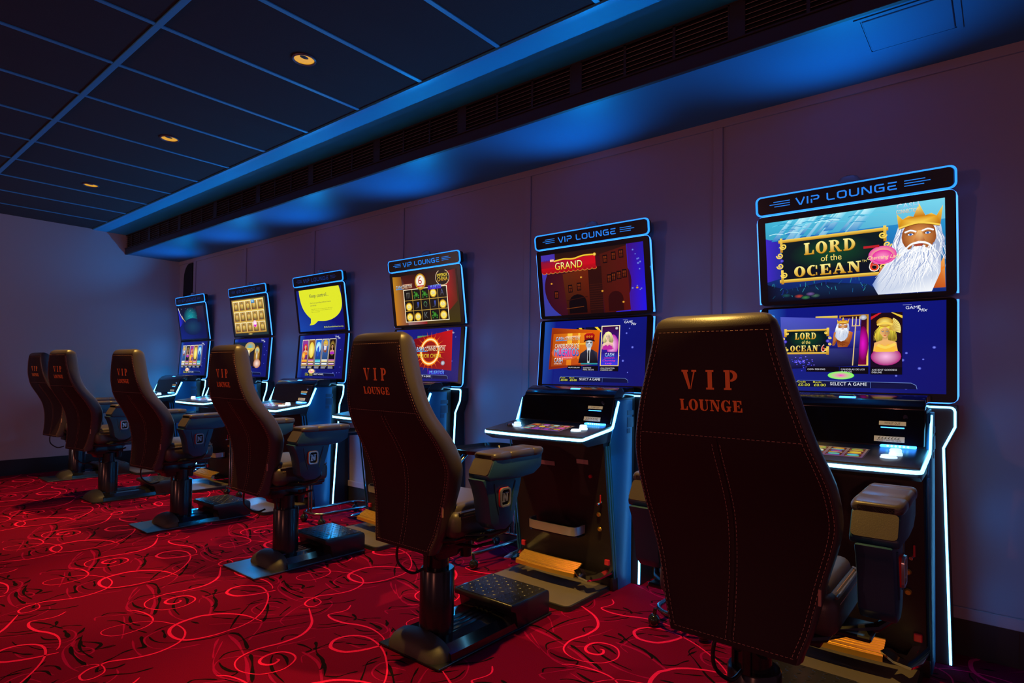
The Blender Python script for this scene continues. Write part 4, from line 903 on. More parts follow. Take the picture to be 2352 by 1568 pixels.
def skullman(a, cx, cy, s):
    X = lambda u: cx + u * s; Y = lambda v: cy + v * s * 1.7
    a.poly([(X(-2.4), Y(4.4)), (X(-2.0), Y(2.4)), (X(-.6), Y(1.5)), (X(.7), Y(1.5)), (X(2.0), Y(2.2)), (X(2.2), Y(4.4))], [(10, 10, 20), (40, 40, 55), (50, 50, 70), (40, 40, 60), (60, 60, 80), (10, 10, 16)])
    a.poly([(X(-.5), Y(1.3)), (X(.5), Y(1.3)), (X(.3), Y(2.4)), (X(.25), Y(4.4)), (X(-.25), Y(4.4)), (X(-.3), Y(2.4))], (200, 205, 210)); a.poly([(X(-.14), Y(1.7)), (X(.14), Y(1.7)), (X(.2), Y(3.8)), (X(0), Y(4.2)), (X(-.2), Y(3.8))], (15, 15, 20))
    a.ell(X(0), Y(.2), .85 * s, 1.2 * s * 1.6, (235, 240, 245), (120, 130, 140)); a.poly([(X(-.7), Y(.5)), (X(.7), Y(.5)), (X(.3), Y(1.6)), (X(-.3), Y(1.6))], [(170, 180, 190), (170, 180, 190), (230, 235, 240), (230, 235, 240)])
    for e in (-.36, .36): a.ell(X(e), Y(.05), .27 * s, .17 * s * 1.6, (5, 5, 10), (50, 55, 70)); a.ell(X(e), Y(.05), .07 * s, .05 * s * 1.6, (255, 220, 160), n=8)
    a.poly([(X(0), Y(.25)), (X(.12), Y(.6)), (X(-.12), Y(.6))], (10, 10, 14)); a.line([(X(-.35), Y(.95)), (X(0), Y(1.0)), (X(.35), Y(.95))], .06 * s * 1.6, (20, 10, 14))
    for k in range(5): a.line([(X(-.25 + k * .125), Y(.88)), (X(-.25 + k * .125), Y(1.08))], .02 * s, (20, 10, 14))
    a.poly([(X(-1.1), Y(-.45)), (X(-1.25), Y(-1.6)), (X(-.7), Y(-2.0)), (X(.7), Y(-2.0)), (X(1.25), Y(-1.6)), (X(1.1), Y(-.45))], [(120, 10, 14), (170, 20, 24), (210, 30, 30), (190, 20, 24), (150, 16, 20), (90, 8, 10)])
    a.line([(X(-1.3), Y(-.25)), (X(0), Y(-.6)), (X(1.3), Y(-.25))], .26 * s * 1.7, (24, 10, 20), 4)
    for u in (-.55, 0, .55): a.ell(X(u), Y(-1.25), .24 * s, .26 * s * 1.6, (255, 190, 40), (220, 90, 20), 8); a.ell(X(u), Y(-1.25), .1 * s, .1 * s * 1.6, (120, 30, 10), n=8)
def lo_grand(a):
    lobg(a, 7)
    a.rect(.34, .12, .42, .19, (10, 10, 20)); a.poly([(.36, .12), (.39, .12), (.41, .17), (.40, .19)], (240, 200, 40)); a.rect(.43, .115, .585, .18, (10, 14, 40)); a.poly([(.52, .115), (.55, .115), (.59, .19), (.575, .2)], (250, 210, 50))
    a.poly([(.08, .10), (.575, .17), (.565, .68), (.065, .77)], [(150, 50, 10), (230, 100, 10), (170, 60, 10), (130, 30, 10)]); a.poly([(.10, .2), (.5, .2), (.4, .68), (.09, .72)], [(200, 90, 10), (250, 150, 30), (200, 80, 20), (160, 60, 10)])
    for x0, y0, x1, y1 in ((.25, .2, .30, .7), (.36, .2, .38, .6), (.2, .36, .5, .39)): a.rect(x0, y0, x1, y1, (255, 200, 60), (230, 120, 20))
    cashconn(a, .13, .24, .385, .315)
    a.ell(.24, .50, .15, .12, (240, 40, 160), (220, 100, 20)); a.text('CANDELAS DE LOS', .125, .365, .375, .43, (90, 30, 60)); a.text('CANDELAS DE LOS', .122, .36, .372, .425, WHT, (250, 220, 190))
    a.text('MUERTOS', .118, .44, .375, .56, (20, 30, 110)); a.text('MUERTOS', .12, .435, .372, .55, (120, 220, 255), (30, 110, 220)); a.text('Linked Jackpots', .21, .572, .31, .592, WHT)
    a.text('CASH', .12, .585, .21, .655, WHT, (80, 190, 240)); a.text('CONNECTION', .12, .665, .20, .685, (255, 240, 220))
    skullman(a, .475, .35, .042); a.rect(.40, .665, .565, .69, (40, 170, 180), (20, 90, 110))
    a.rect(.59, .105, .765, .71, (250, 235, 190), GOLD); a.rect(.598, .118, .757, .70, (60, 10, 60), (30, 30, 180)); a.ell(.70, .40, .055, .16, (255, 200, 240), (190, 20, 170)); woman(a, .655, .27, .036, (250, 225, 140), (250, 215, 180), (190, 40, 160))
    a.rect(.598, .5, .757, .70, (40, 20, 120), (60, 60, 230)); a.text('CASH', .635, .515, .72, .57, WHT, (90, 200, 245)); a.text('CONNECTION', .63, .58, .725, .60, (250, 60, 120)); a.text('Charming', .61, .615, .73, .65, (255, 80, 200), (220, 30, 150), slant=.2); a.text('Lady', .64, .66, .70, .69, (255, 80, 200), slant=.2); a.ell(.735, .15, .014, .022, (230, 235, 240), (150, 150, 160), 12)
    caption(a, .27, .41, .705, .765, 'FRUITS DELUXE'); caption(a, .42, .575, .71, .785, "DOLPHIN'S", 'PEARL DELUXE'); caption(a, .59, .765, .715, .79, 'CASH CONNECTION', 'CHARMING LADY')
    bottombar(a)
def coin(a, x, y, t):
    a.ell(x, y, .052, .085, (250, 225, 60), (190, 130, 5), 20); a.ell(x, y, .040, .065, (250, 210, 50), (255, 235, 110), 20); a.text(t, x - .024, y - .028, x + .024, y + .028, (70, 50, 10)); a.text(t, x - .025, y - .031, x + .023, y + .025, WHT, (190, 230, 235))
def up_china(a):
    a.rect(0, 0, 1, 1, (40, 16, 10), (30, 4, 8), (60, 50, 10), (90, 60, 20)); a.poly([(0, 0), (.16, .02), (.2, 1), (0, 1)], [(190, 130, 20), (120, 60, 20), (120, 70, 60), (200, 120, 20)])
    a.poly([(.14, .0), (.55, .0), (.5, 1), (.2, 1)], [(60, 20, 14), (30, 4, 6), (140, 20, 20), (150, 120, 120)]); a.poly([(.72, .05), (.98, .0), (.98, .6), (.75, .9)], [(190, 10, 30), (70, 4, 8), (90, 30, 8), (150, 10, 14)])
    x0, y0, x1, y1 = .17, .30, .83, .93
    a.rect(x0 - .01, y0 - .015, x1 + .01, y1 + .015, (250, 235, 200)); a.rect(x0, y0, x1, y1, (16, 14, 12)); cw = (x1 - x0) / 5; rh = (y1 - y0) / 3
    for k in range(1, 5): a.line([(x0 + k * cw, y0), (x0 + k * cw, y1)], .012, (190, 150, 60))
    for k in range(1, 3): a.line([(x0, y0 + k * rh), (x1, y0 + k * rh)], .012, (190, 150, 60))
    grid = ['m', 'f', 'f', 'c200', 'A', 'c50', 'J', 'Q', 'J', 'c50', 'c50', 'c50', 'K', 'f', 'c150']
    for k, g in enumerate(grid):
        cx = x0 + (k % 5 + .5) * cw; cy = y0 + (k // 5 + .5) * rh
        if g[0] == 'c': coin(a, cx, cy + (.02 if k > 4 else 0), g[1:])
        elif g == 'f':
            a.ell(cx, cy, .028, .05, (70, 160, 50), (20, 80, 20), 12); a.ell(cx - .025, cy - .05, .014, .02, (70, 160, 50), (20, 90, 20), 8)
            for dx, dy in ((-.035, .02), (.035, .02), (-.03, .06), (.03, .06)): a.ell(cx + dx, cy + dy, .010, .016, (50, 130, 40), n=8)
        else: a.text(g, cx - .028, cy - .06, cx + .028, cy + .06, {'m': (110, 110, 100), 'A': (80, 90, 150), 'J': (50, 80, 190), 'Q': (70, 150, 100), 'K': (120, 130, 130)}[g], (60, 60, 60))
    a.ell(.45, .16, .085, .16, (250, 225, 90), (190, 130, 10)); a.ell(.45, .15, .068, .12, (255, 255, 250), (240, 230, 200)); a.text('6', .42, .06, .475, .21, (190, 10, 20)); a.rect(.40, .235, .5, .26, (190, 20, 40))
    cashconn(a, .05, .18, .32, .27)
    a.ell(.79, .13, .10, .15, (30, 20, 10), (20, 14, 10)); a.line(arc(.79, .13, .1, 0, 360, 18, .15), .014, (220, 190, 150)); a.text('IMPERIOR', .715, .055, .865, .115, (250, 220, 60)); a.text('CHINA', .715, .125, .865, .20, (255, 230, 70), (220, 150, 20))
    a.rect(.56, .255, .76, .335, (60, 20, 160)); a.text('MUERTOS', .60, .255, .76, .33, (140, 210, 255), (60, 60, 255))
def lo_china(a):
    lobg(a, 11); a.rect(.35, .13, .7, .30, (90, 140, 90), (40, 70, 50))
    a.poly([(.30, .19), (.88, .04), (.90, .80), (.27, .72)], [(120, 0, 16), (200, 10, 20), (150, 0, 16), (130, 10, 10)])
    for k in range(20):
        t = k / 20 * 6.283; a.poly([(.56 + .10 * math.cos(t), .44 + .18 * math.sin(t)), (.56 + .25 * math.cos(t + .06), .44 + .40 * math.sin(t + .06)), (.56 + .11 * math.cos(t + .14), .44 + .19 * math.sin(t + .14))], [(255, 150, 20), (170, 20, 10), (255, 120, 10)])
    a.line(arc(.56, .44, .135, 0, 360, 26, .235), .075, (250, 130, 10)); a.line(arc(.56, .44, .135, 0, 360, 26, .235), .03, (255, 240, 170)); a.ell(.56, .44, .115, .20, (120, 10, 10), (150, 20, 10))
    cashconn(a, .30, .33, .80, .44); a.text('IMPERIOR CHINA', .33, .49, .74, .565, (110, 60, 0)); a.text('IMPERIOR CHINA', .33, .485, .74, .56, (255, 230, 60), (220, 170, 20)); a.ell(.77, .66, .03, .045, (220, 225, 235), (120, 120, 140), 12)
    bottombar(a); a.rect(.55, .80, .80, .87, (50, 20, 170)); a.text('MUERTOS', .58, .805, .80, .865, (140, 220, 255), (30, 120, 240))
def up_keep(a):
    a.rect(0, 0, 1, 1, (16, 26, 120), (10, 20, 90), (6, 10, 110), (20, 70, 170)); Y = (226, 232, 40)
    a.poly([tuple(q) for q in smooth_path([(.955, 0), (.985, .2), (.99, .40), (.96, .54), (.89, .65), (.77, .735), (.62, .775), (.44, .765)], 5)] + [tuple(q) for q in smooth_path([(.40, .80), (.335, .845), (.235, .855)], 4)] + [(.27, .80)] + [tuple(q) for q in smooth_path([(.28, .70), (.18, .57), (.105, .40), (.07, .2), (.06, 0)], 5)], Y)
    D = (16, 24, 70); a.text('Keep control...', .30, .12, .72, .23, D); a.text("Don't put gambling before friends", .30, .315, .76, .355, D); a.text('and family.', .30, .375, .44, .415, D)
    for k in range(3): a.text(('If you feel you are having problems talk to an', 'adviser at any time or visit the website for free', 'help and information')[k], .31, .47 + k * .035, (.78, .77, .50)[k], .492 + k * .035, (90, 100, 40))
    a.text('BeGambleAware.org', .60, .905, .97, .945, (225, 232, 60)); a.poly([(.56, .90), (.59, .915), (.575, .95)], (225, 232, 60)); 
CARDS = [((150, 60, 160), (230, 120, 40), (250, 200, 60)), ((150, 90, 30), (240, 210, 60), (200, 60, 200)), ((30, 100, 210), (120, 220, 250), (40, 180, 160)), ((60, 110, 190), (240, 210, 90), (230, 240, 250)), ((20, 10, 16), (220, 190, 80), (170, 40, 190))]
def cards(a, x0, x1, y0, y1, seed, n=5):
    r = random.Random(seed); w_ = (x1 - x0) / n
    for k in range(n):
        c1, c2, c3 = CARDS[(k + seed) % 5]; u0 = x0 + k * w_ + .008; u1 = x0 + (k + 1) * w_ - .008
        a.rect(u0, y0, u1, y1, (250, 240, 200), (200, 170, 90)); a.rect(u0 + .006, y0 + .015, u1 - .006, y1 - .015, c1, tuple(v // 2 for v in c1))
        cx = (u0 + u1) / 2; h = y1 - y0; q = (k + seed) % 5
        if q == 1: a.ell(cx, y0 + h * .4, w_ * .38, h * .3, (255, 245, 150), c2)
        elif q == 2:
            a.ell(cx, y0 + h * .3, w_ * .36, h * .2, (240, 250, 255), c2); a.poly([(cx - .02, y0 + h * .62), (cx - .025, y0 + h * .35), (cx + .01, y0 + h * .22), (cx + .02, y0 + h * .4), (cx + .005, y0 + h * .65)], (30, 80, 200))
        elif q == 3:
            a.ell(cx, y0 + h * .18, w_ * .33, h * .15, c2, (190, 150, 60)); beard_king(a, cx, y0 + h * .24, w_ * .13, True)
        elif q == 4: a.ell(cx, y0 + h * .35, w_ * .36, h * .28, c2, (90, 60, 20)); woman(a, cx, y0 + h * .30, w_ * .20, (30, 16, 20), (220, 160, 110), c3)
        else: woman(a, cx + .01, y0 + h * .28, w_ * .22, (210, 30, 20), (240, 190, 150), c2); a.ell(cx - .02, y0 + h * .6, w_ * .25, h * .15, (250, 220, 90), c2)
        a.rect(u0 + .01, y0 + h * .76, u1 - .01, y0 + h * .86, c3, c2); a.rect(u0 + .014, y0 + h * .89, u1 - .014, y0 + h * .95, WHT, c3)
        a.rect(u0, y1, u1, y1 + .07, (4, 4, 14))
        for j in range(2): a.rect(u0 + .006, y1 + .014 + j * .026, u0 + (u1 - u0) * r.uniform(.6, .92), y1 + .028 + j * .026, (190, 190, 205))
def lo_cards(seed):
    def f(a):
        lobg(a, seed); cards(a, .06, .84, .10, .72, seed); bottombar(a); a.ell(.34, .845, .07, .055, (255, 80, 200), (250, 230, 120)); a.ell(.35, .82, .04, .03, (250, 250, 255), (250, 200, 120), 12)
    return f
def up_book(a):
    a.rect(0, 0, 1, 1, (120, 90, 40), (60, 60, 40), (30, 50, 50), (30, 40, 50)); a.rect(.03, .03, .95, .93, GOLD, GOLD2)
    for i in range(3):
        for j in range(5):
            x0 = .045 + j * .182; y0 = .05 + i * .295; a.rect(x0, y0, x0 + .172, y0 + .275, (250, 240, 190), (200, 160, 70)); a.rect(x0 + .014, y0 + .02, x0 + .158, y0 + .255, (190, 150, 70), (120, 80, 20))
            cx = x0 + .086
            a.ell(cx, y0 + .13, .036, .095, (240, 225, 170), (110, 70, 20)); a.poly([(cx - .03, y0 + .25), (cx - .036, y0 + .11), (cx, y0 + .05), (cx + .036, y0 + .11), (cx + .03, y0 + .25)], [(60, 50, 60), GOLD, (60, 70, 110), GOLD, (60, 50, 60)])
            a.ell(cx, y0 + .12, .018, .034, (250, 210, 150), (190, 130, 80), 12); a.text('A', x0 + .02, y0 + .20, x0 + .06, y0 + .26, (130, 30, 20))
    a.rect(.60, .05, .70, .14, (60, 170, 210), (40, 120, 190)); a.text('MIX', .62, .065, .68, .115, WHT)
    a.ell(.655, .70, .05, .09, (255, 250, 255), (250, 200, 230)); a.poly([(.655, .80), (.61, .735), (.63, .715), (.655, .735), (.68, .715), (.70, .735)], (220, 20, 200)); a.ell(.49, .965, .07, .02, (250, 220, 110), (90, 70, 40))
def lo_book(a):
    lobg(a, 14); a.poly([(.0, .08), (.84, .12), (.84, .74), (0, .72)], [(20, 40, 60), (10, 24, 40), (40, 20, 10), (20, 14, 30)])
    for cx, cy, s, c in ((.18, .45, .07, (230, 190, 70)), (.42, .48, .05, (250, 225, 130)), (.70, .45, .085, (220, 170, 60))):
        a.ell(cx, cy, s, s * 3.1, c, (110, 70, 10)); a.ell(cx, cy - s * 1.5, s * .8, s * 1.1, (120, 200, 210), (230, 180, 50)); a.ell(cx, cy, s * .35, s * 1.6, (250, 240, 210), (150, 100, 50))
    a.ell(.48, .22, .15, .13, (80, 180, 200), (200, 160, 60)); a.poly([(.36, .25), (.60, .25), (.48, .40)], [(240, 200, 70), (240, 200, 70), (120, 80, 20)]); a.rect(.40, .30, .48, .70, (250, 240, 200), (230, 180, 80)); a.ell(.72, .66, .10, .12, (255, 230, 220), (190, 120, 80))
    for x in (.2, .3, .6): a.rect(x, .74, x + .07, .78, (4, 4, 14))
    bottombar(a); a.poly([(.46, .87), (.53, .80), (.60, .87)], [(230, 235, 240), WHT, (200, 210, 220)])
def up_blue(a):
    a.rect(0, 0, 1, 1, (10, 14, 30), (24, 16, 30), (8, 14, 80), (12, 26, 120)); a.ell(.47, .32, .28, .30, (14, 150, 160), (10, 20, 50)); a.ell(.5, .62, .36, .26, (20, 60, 90), (8, 18, 70))
    a.poly([(0, 0), (.08, .18), (.16, .38), (.20, .48), (.10, .52), (0, .6)], [(20, 20, 160), (30, 30, 170), (16, 20, 120), (10, 14, 70), (16, 20, 130), (40, 40, 210)]); a.line([(.01, .0), (.08, .22), (.16, .38)], (.03, .01), (250, 250, 240), 4); a.line([(.12, .26), (.16, .34), (.24, .46)], (.05, .02), (190, 150, 90), 4)
    r = random.Random(2)
    for _ in range(22): x, y = r.uniform(.1, .95), r.uniform(.03, .3); a.ell(x, y, .004, .006, (220, 220, 230), n=6)
    a.rect(.72, .02, .98, .5, (50, 26, 30), (40, 30, 50), (16, 14, 60), (8, 14, 50))

MACH = [
 (.547, 'slot machine showing LORD OF THE OCEAN, nearest the camera', up_ocean, lo_ocean, 1, 1),
 (1.932, 'slot machine showing a red GRAND banner over a dark street', up_grand, lo_grand, 1, 2),
 (3.414, 'slot machine showing gold coins on a five by three grid', up_china, lo_china, 1, 3),
 (4.840, 'slot machine showing a yellow speech bubble reading Keep control', up_keep, lo_cards(0), 0, 4),
 (6.155, 'slot machine showing rows of golden figures on its upper screen', up_book, lo_book, 0, 5),
 (7.560, 'slot machine with dark blue upper screen, farthest from the camera', up_blue, lo_cards(3), 0, 6),
]
for y, lab, u_, l_, lit, sd in MACH: machine(y, lab, u_, l_, lit, deckseed=sd)
# ------------------------------------------------------------------ lounge chairs
TB = [(.452, -.222, -.150, .166), (.475, -.220, -.142, .172), (.53, -.207, -.127, .190), (.65, -.195, -.108, .216), (.74, -.200, -.105, .240), (.80, -.215, -.118, .251),
      (.885, -.262, -.160, .247), (.94, -.300, -.200, .236), (.99, -.328, -.235, .222), (1.05, -.348, -.260, .206), (1.10, -.360, -.270, .192), (1.20, -.370, -.274, .163), (1.262, -.370, -.279, .149)]
def tb(z):
    z = max(TB[0][0], min(TB[-1][0], z))
    for i in range(len(TB) - 1):
        if z <= TB[i + 1][0]:
            t = (z - TB[i][0]) / (TB[i + 1][0] - TB[i][0])
            a = TB[max(i - 1, 0)]; b = TB[i]; c = TB[i + 1]; d = TB[min(i + 2, len(TB) - 1)]
            def cr(k):
                m0 = (c[k] - a[k]) / (c[0] - a[0]) * (c[0] - b[0]); m1 = (d[k] - b[k]) / (d[0] - b[0]) * (c[0] - b[0])
                return (2 * t**3 - 3 * t * t + 1) * b[k] + (t**3 - 2 * t * t + t) * m0 + (-2 * t**3 + 3 * t * t) * c[k] + (t**3 - t * t) * m1
            return cr(1), cr(2), cr(3)
    return TB[-1][1:]
def backrest(b):
    R = []
    def ring(z, xb, xf, w_, r=.005):
        T_ = xf - xb; r = min(r, T_ * .15)
        hp = [(xb, w_ - r), (xb + r, w_), (xb + T_ * .45, w_ + .004), (xf - min(.020, T_ * .3), w_ - .002), (xf - min(.006, T_ * .1), w_ - .014), (xf, w_ - .036)]
        R.append([(x, -y, z) for x, y in hp] + [(x, y, z) for x, y in hp[::-1]])
    zs = [.452 + (1.262 - .452) * i / 40 for i in range(41)]
    xb, xf, w_ = tb(.452); ring(.449, xb + .006, xf - .01, w_ - .006)
    for z in zs: ring(z, *tb(z))
    xb, xf, w_ = tb(1.262)
    for z, dx, df, dw in ((1.274, .001, -.003, -.003), (1.287, .005, -.010, -.007), (1.297, .012, -.021, -.014), (1.303, .022, -.033, -.024), (1.307, .036, -.043, -.040)): ring(z, xb + dx, xf + df, w_ + dw)
    b.loft(R)
def bp(y, z, d=.0012): xb = tb(z)[0]; return (xb - d, y, z)
def dash(b, pts, wd=.0016, L=.007, G=.0045):
    """short stitches along a path on the back face"""
    P = [Vector(p) for p in pts]; acc = 0; on = True; cur = P[0]; seg = []
    out = []; i = 0
    while i < len(P) - 1:
        a, c = cur, P[i + 1]; dl = (c - a).length; need = (L if on else G) - acc
        if dl >= need:
            q = a + (c - a) * (need / dl)
            if on: out.append((seg[0] if seg else a, q))
            cur = q; acc = 0; on = not on; seg = [q] if on else []
        else:
            if on and not seg: seg = [a]
            acc += dl; cur = c; i += 1
    for a, c in out: b.cyl(a, c, wd / 2, n=5)
def stitching(b):
    zs = [.47 + (1.262 - .47) * i / 60 for i in range(61)]
    for s in (1, -1):
        for ins in (.007, .018): dash(b, [bp(s * (tb(z)[2] - ins), z) for z in zs])
    dash(b, [bp(y, .990 + .012 * (1 - 0)) for y in [(-.20 + .40 * i / 20) for i in range(21)]])
    for off in (.010, -.010): dash(b, [bp(off, z) for z in [.47 + (.985 - .47) * i / 30 for i in range(31)]])
    dash(b, [bp(y, .4655) for y in [(-.155 + .31 * i / 16) for i in range(17)]])
    dash(b, [bp(y, 1.262) for y in [(-.138 + .276 * i / 16) for i in range(17)]])
def seam(b):
    b.sweep([bp(0, z, .0006) for z in [.465 + (1.0 - .465) * i / 24 for i in range(25)]], [(-.004, -.001), (.004, -.001), (.004, .0012), (-.004, .0012)], upv=(-1, 0, 0))
    b.sweep([bp(y, 1.0, .0004) for y in [(-.214 + .428 * i / 16) for i in range(17)]], [(-.0015, -.001), (.0015, -.001), (.0015, .001), (-.0015, .001)], upv=(-1, 0, 0))
def lettering(b):
    for word, y0, y1, z0, z1, sp in (('VIP', .072, -.068, 1.120, 1.168, .62), ('LOUNGE', .080, -.075, 1.067, 1.095, .13)):
        for p in lay_text(word, 'slab', 0, 0, 1, 1, sp, .03):
            b.add([bp(y0 + (y1 - y0) * u, z0 + (z1 - z0) * v, .0016) for u, v in p], [tuple(range(len(p)))])
def rbox(b, x0, x1, y0, y1, z0, z1, bev, seg=4): b.box(x0, x1, y0, y1, z0, z1, bev, seg)
def seat(b):
    rbox(b, -.16, .185, -.238, .238, .505, .612, .035, 4)
    rbox(b, -.14, .18, -.215, .215, .56, .638, .030, 4)
    for s in (1, -1): b.tube([(-.13, s * .232, .606), (.155, s * .232, .606), (.177, s * .215, .606)], .004, 8)
def seat_stitch(b):
    for s in (1, -1): dash(b, [(-.12, s * .2385, .590), (.14, s * .2385, .590)]); dash(b, [(-.12, s * .2265, .613), (.14, s * .2265, .613)])
def pan(b):
    rbox(b, -.15, .165, -.20, .20, .478, .506, .006, 2)
    b.tube([(-.13, -.205, .500), (-.16, -.17, .497), (-.16, .17, .497), (-.13, .205, .500), (.155, .215, .503), (.180, .18, .503), (.180, -.18, .503), (.155, -.215, .503)], .010, 8, True)
    rbox(b, -.10, .14, -.07, .07, .40, .48, .012, 2)
    b.prism([(-.06, .37), (.05, .37), (.18, .47), (-.10, .47)], 1, -.05, .05, .006)
    b.cyl((.10, -.05, .44), (.10, -.05, .36), .030, .026, 18); b.tube([(.02, -.06, .43), (.04, -.16, .43), (.07, -.24, .46)], .007, 8)
def arm_sup(s):
    def f(b):
        y0, y1 = sorted((s * .268, s * .350))
        pts = [(-.128, .748), (-.108, .712), (-.092, .665), (-.082, .610), (-.075, .575), (-.045, .548), (.015, .542), (.050, .560), (.064, .592), (.092, .675), (.112, .748)]
        b.prism(pts, 1, y0, y1, .006, 2)
        for xa, za, xc, zc in ((-.060, .728, -.030, .605), (.066, .728, .040, .610)):
            b.tube([(xa, s * .350, za), ((xa + xc) / 2 - .004, s * .351, (za + zc) / 2), (xc, s * .350, zc)], .0035, 6)
    return f
def arm_brk(s):
    def f(b):
        b.tube([(.062, s * .33, .600), (.060, s * .33, .560), (.035, s * .325, .532), (-.02, s * .30, .518), (-.08, s * .22, .508)], .012, 10)
        b.box(-.09, .03, *sorted((s * .18, s * .30)), .500, .514, .004, 1)
    return f
def arm_shell(s):
    def f(b):
        y0, y1 = sorted((s * .254, s * .362))
        b.prism([(-.072, .824), (-.110, .762), (-.103, .744), (.090, .736), (.176, .742), (.226, .768), (.232, .824)], 1, y0, y1, .007, 2)
    return f
def arm_pad(s):
    def f(b):
        R = []
        xs = [-.0785, -.078, -.074, -.062, -.03, .018, .022, .026, .09, .150, .166, .170, .174, .205, .228, .238, .240]
        for x in xs:
            t = (x + .078) / .318; top = .846 + .004 * t; g = .0025 if x in (.022, .170) else 0
            e = {-.0785: .020, -.078: .012, -.074: .006, -.062: .002, .228: .002, .238: .007, .240: .014}.get(x, 0)
            r = rrect(.249 + e + g, .815 + e * .4, .3675 - e - g, top - e * .5 - g, .013, 4)
            R.append([(x, s * y, z) for y, z in r])
        b.loft(R)
    return f
def arm_end(s):
    def f(b):
        q = [(-.0745, .822), (-.1115, .762)]
        y0, y1 = s * .258, s * .358
        e = Vector((q[1][0] - q[0][0], 0, q[1][1] - q[0][1])).normalized(); n = Vector((e.z, 0, -e.x))
        n = -n if n.x > 0 else n
        pts = rrect(.002, 0, .068, .084, .010, 3)
        def P(a, c, d): return (q[0][0] + e.x * a + n.x * d, y0 + (y1 - y0) / .084 * c, q[0][1] + e.z * a + n.z * d)
        b.loft([[P(a, c, -.004) for a, c in pts], [P(a, c, .003) for a, c in pts]])
    return f
def badge(s, kind):
    def f(b):
        cx, cz = -.004, .671
        def O(w_, h_, r): return [(cx + a, cz + c) for a, c in rrect(-w_, -h_, w_, h_, r, 5)]
        def L(o, ya, yb, o2=None): b.loft([[(a, s * ya, c) for a, c in o], [(a, s * yb, c) for a, c in (o2 or o)]])
        if kind == 'edge': L(O(.031, .038, .015), .348, .357)
        elif kind == 'ring':
            o, i = O(.0305, .0375, .015), O(.0235, .0300, .011)
            n = len(o); R1 = [(a, s * .356, c) for a, c in o]; R2 = [(a * .98 + cx * .02, s * .363, c * .98 + cz * .02) for a, c in o]; R3 = [(a, s * .363, c) for a, c in i]; R4 = [(a, s * .3575, c) for a, c in i]
            b.loft([R1, R2, R3, R4], False)
        elif kind == 'face': L(O(.0240, .0305, .011), .355, .3578)
        else:
            for p in ([(-.014, -.016), (-.006, -.016), (-.006, .016), (-.014, .016)], [(-.014, .016), (-.004, .016), (.014, -.016), (.004, -.016)], [(.006, -.016), (.014, -.016), (.014, .016), (.006, .016)],
                      [(-.018, -.018), (-.002, -.018), (-.002, -.014), (-.018, -.014)], [(.002, .014), (.018, .014), (.018, .018), (.002, .018)], [(-.018, .014), (-.008, .014), (-.008, .018), (-.018, .018)]):
                L([(cx - s * -1 * a if False else cx + (a if s < 0 else -a), cz + c) for a, c in p], .3575, .3602)
    return f
def column(b):
    b.lathe([(.073, .055), (.073, .322), (.069, .328), (.049, .328), (.049, .335)], (-.02, 0, 0), 36)
def column_in(b):
    b.lathe([(.048, .33), (.048, .405), (.04, .41), (.001, .41)], (-.02, 0, 0), 30)
    b.box(-.092, -.084, -.012, .012, .325, .455, .002, 1); b.box(-.05, -.03, .045, .055, .325, .45, .002, 1)
def baseplate(b): b.box(-.18, .565, -.183, .183, .001, .011, .002, 1)
def baseplate_long(b): b.box(-.310, .43, -.183, .183, .001, .011, .002, 1)
def housing(b):
    cs = [(-.174, .011), (-.168, .036), (-.125, .060)]
    for k in range(4): y = -.055 + k * .030; cs += [(y - .010, .064), (y - .007, .069), (y + .007, .069), (y + .010, .064)]
    cs += [(.125, .060), (.168, .036), (.174, .011)]
    b.prism(cs, 0, -.10, .42, 0)
def bumper(b):
    R = []
    for i in range(9):
        t = i / 8; x = -.178 + .088 * t; k = math.sin(math.acos(1 - t)) if t < 1 else 1; k = max(.06, k)
        hp = arc(0, 0, 1, 0, 180, 14)
        R.append([(x, (.105 + .060 * k) * c, .011 + .078 * k * (max(0, s_) ** .75)) for c, s_ in hp])
    b.loft(R)
def footrest(b):
    b.prism([(.262, .100), (.262, .122), (.270, .127), (.528, .127), (.545, .119), (.552, .102), (.552, .012), (.315, .012), (.295, .085)], 1, -.178, .178, .004, 2)
def tread(b):
    b.box(.268, .530, -.165, .165, .1265, .1285, .001, 1)
    for i in range(9):
        for j in range(9):
            x = .284 + i * .0286; y = -.148 + j * .037; r = Matrix.Rotation(math.radians(45 if (i + j) % 2 else -45), 3, 'Z')
            bm = bmesh.new(); bmesh.ops.create_uvsphere(bm, u_segments=8, v_segments=4, radius=1)
            for v in bm.verts: v.co = r @ Vector((v.co.x * .011, v.co.y * .0038, v.co.z * .0018)) + Vector((x, y, .1285))
            b.bm(bm)
def cable(b): b.tube(smooth_path([(-.19, .035, .475), (-.20, .050, .43), (-.19, .050, .37), (-.14, .025, .325), (-.085, .012, .335)], 6), .0055, 8)
def backtag(b): b.box(*[v for v in (tb(.62)[0] - .004, tb(.62)[0] + .002)], -.212, -.205, .600, .640, .001, 1)

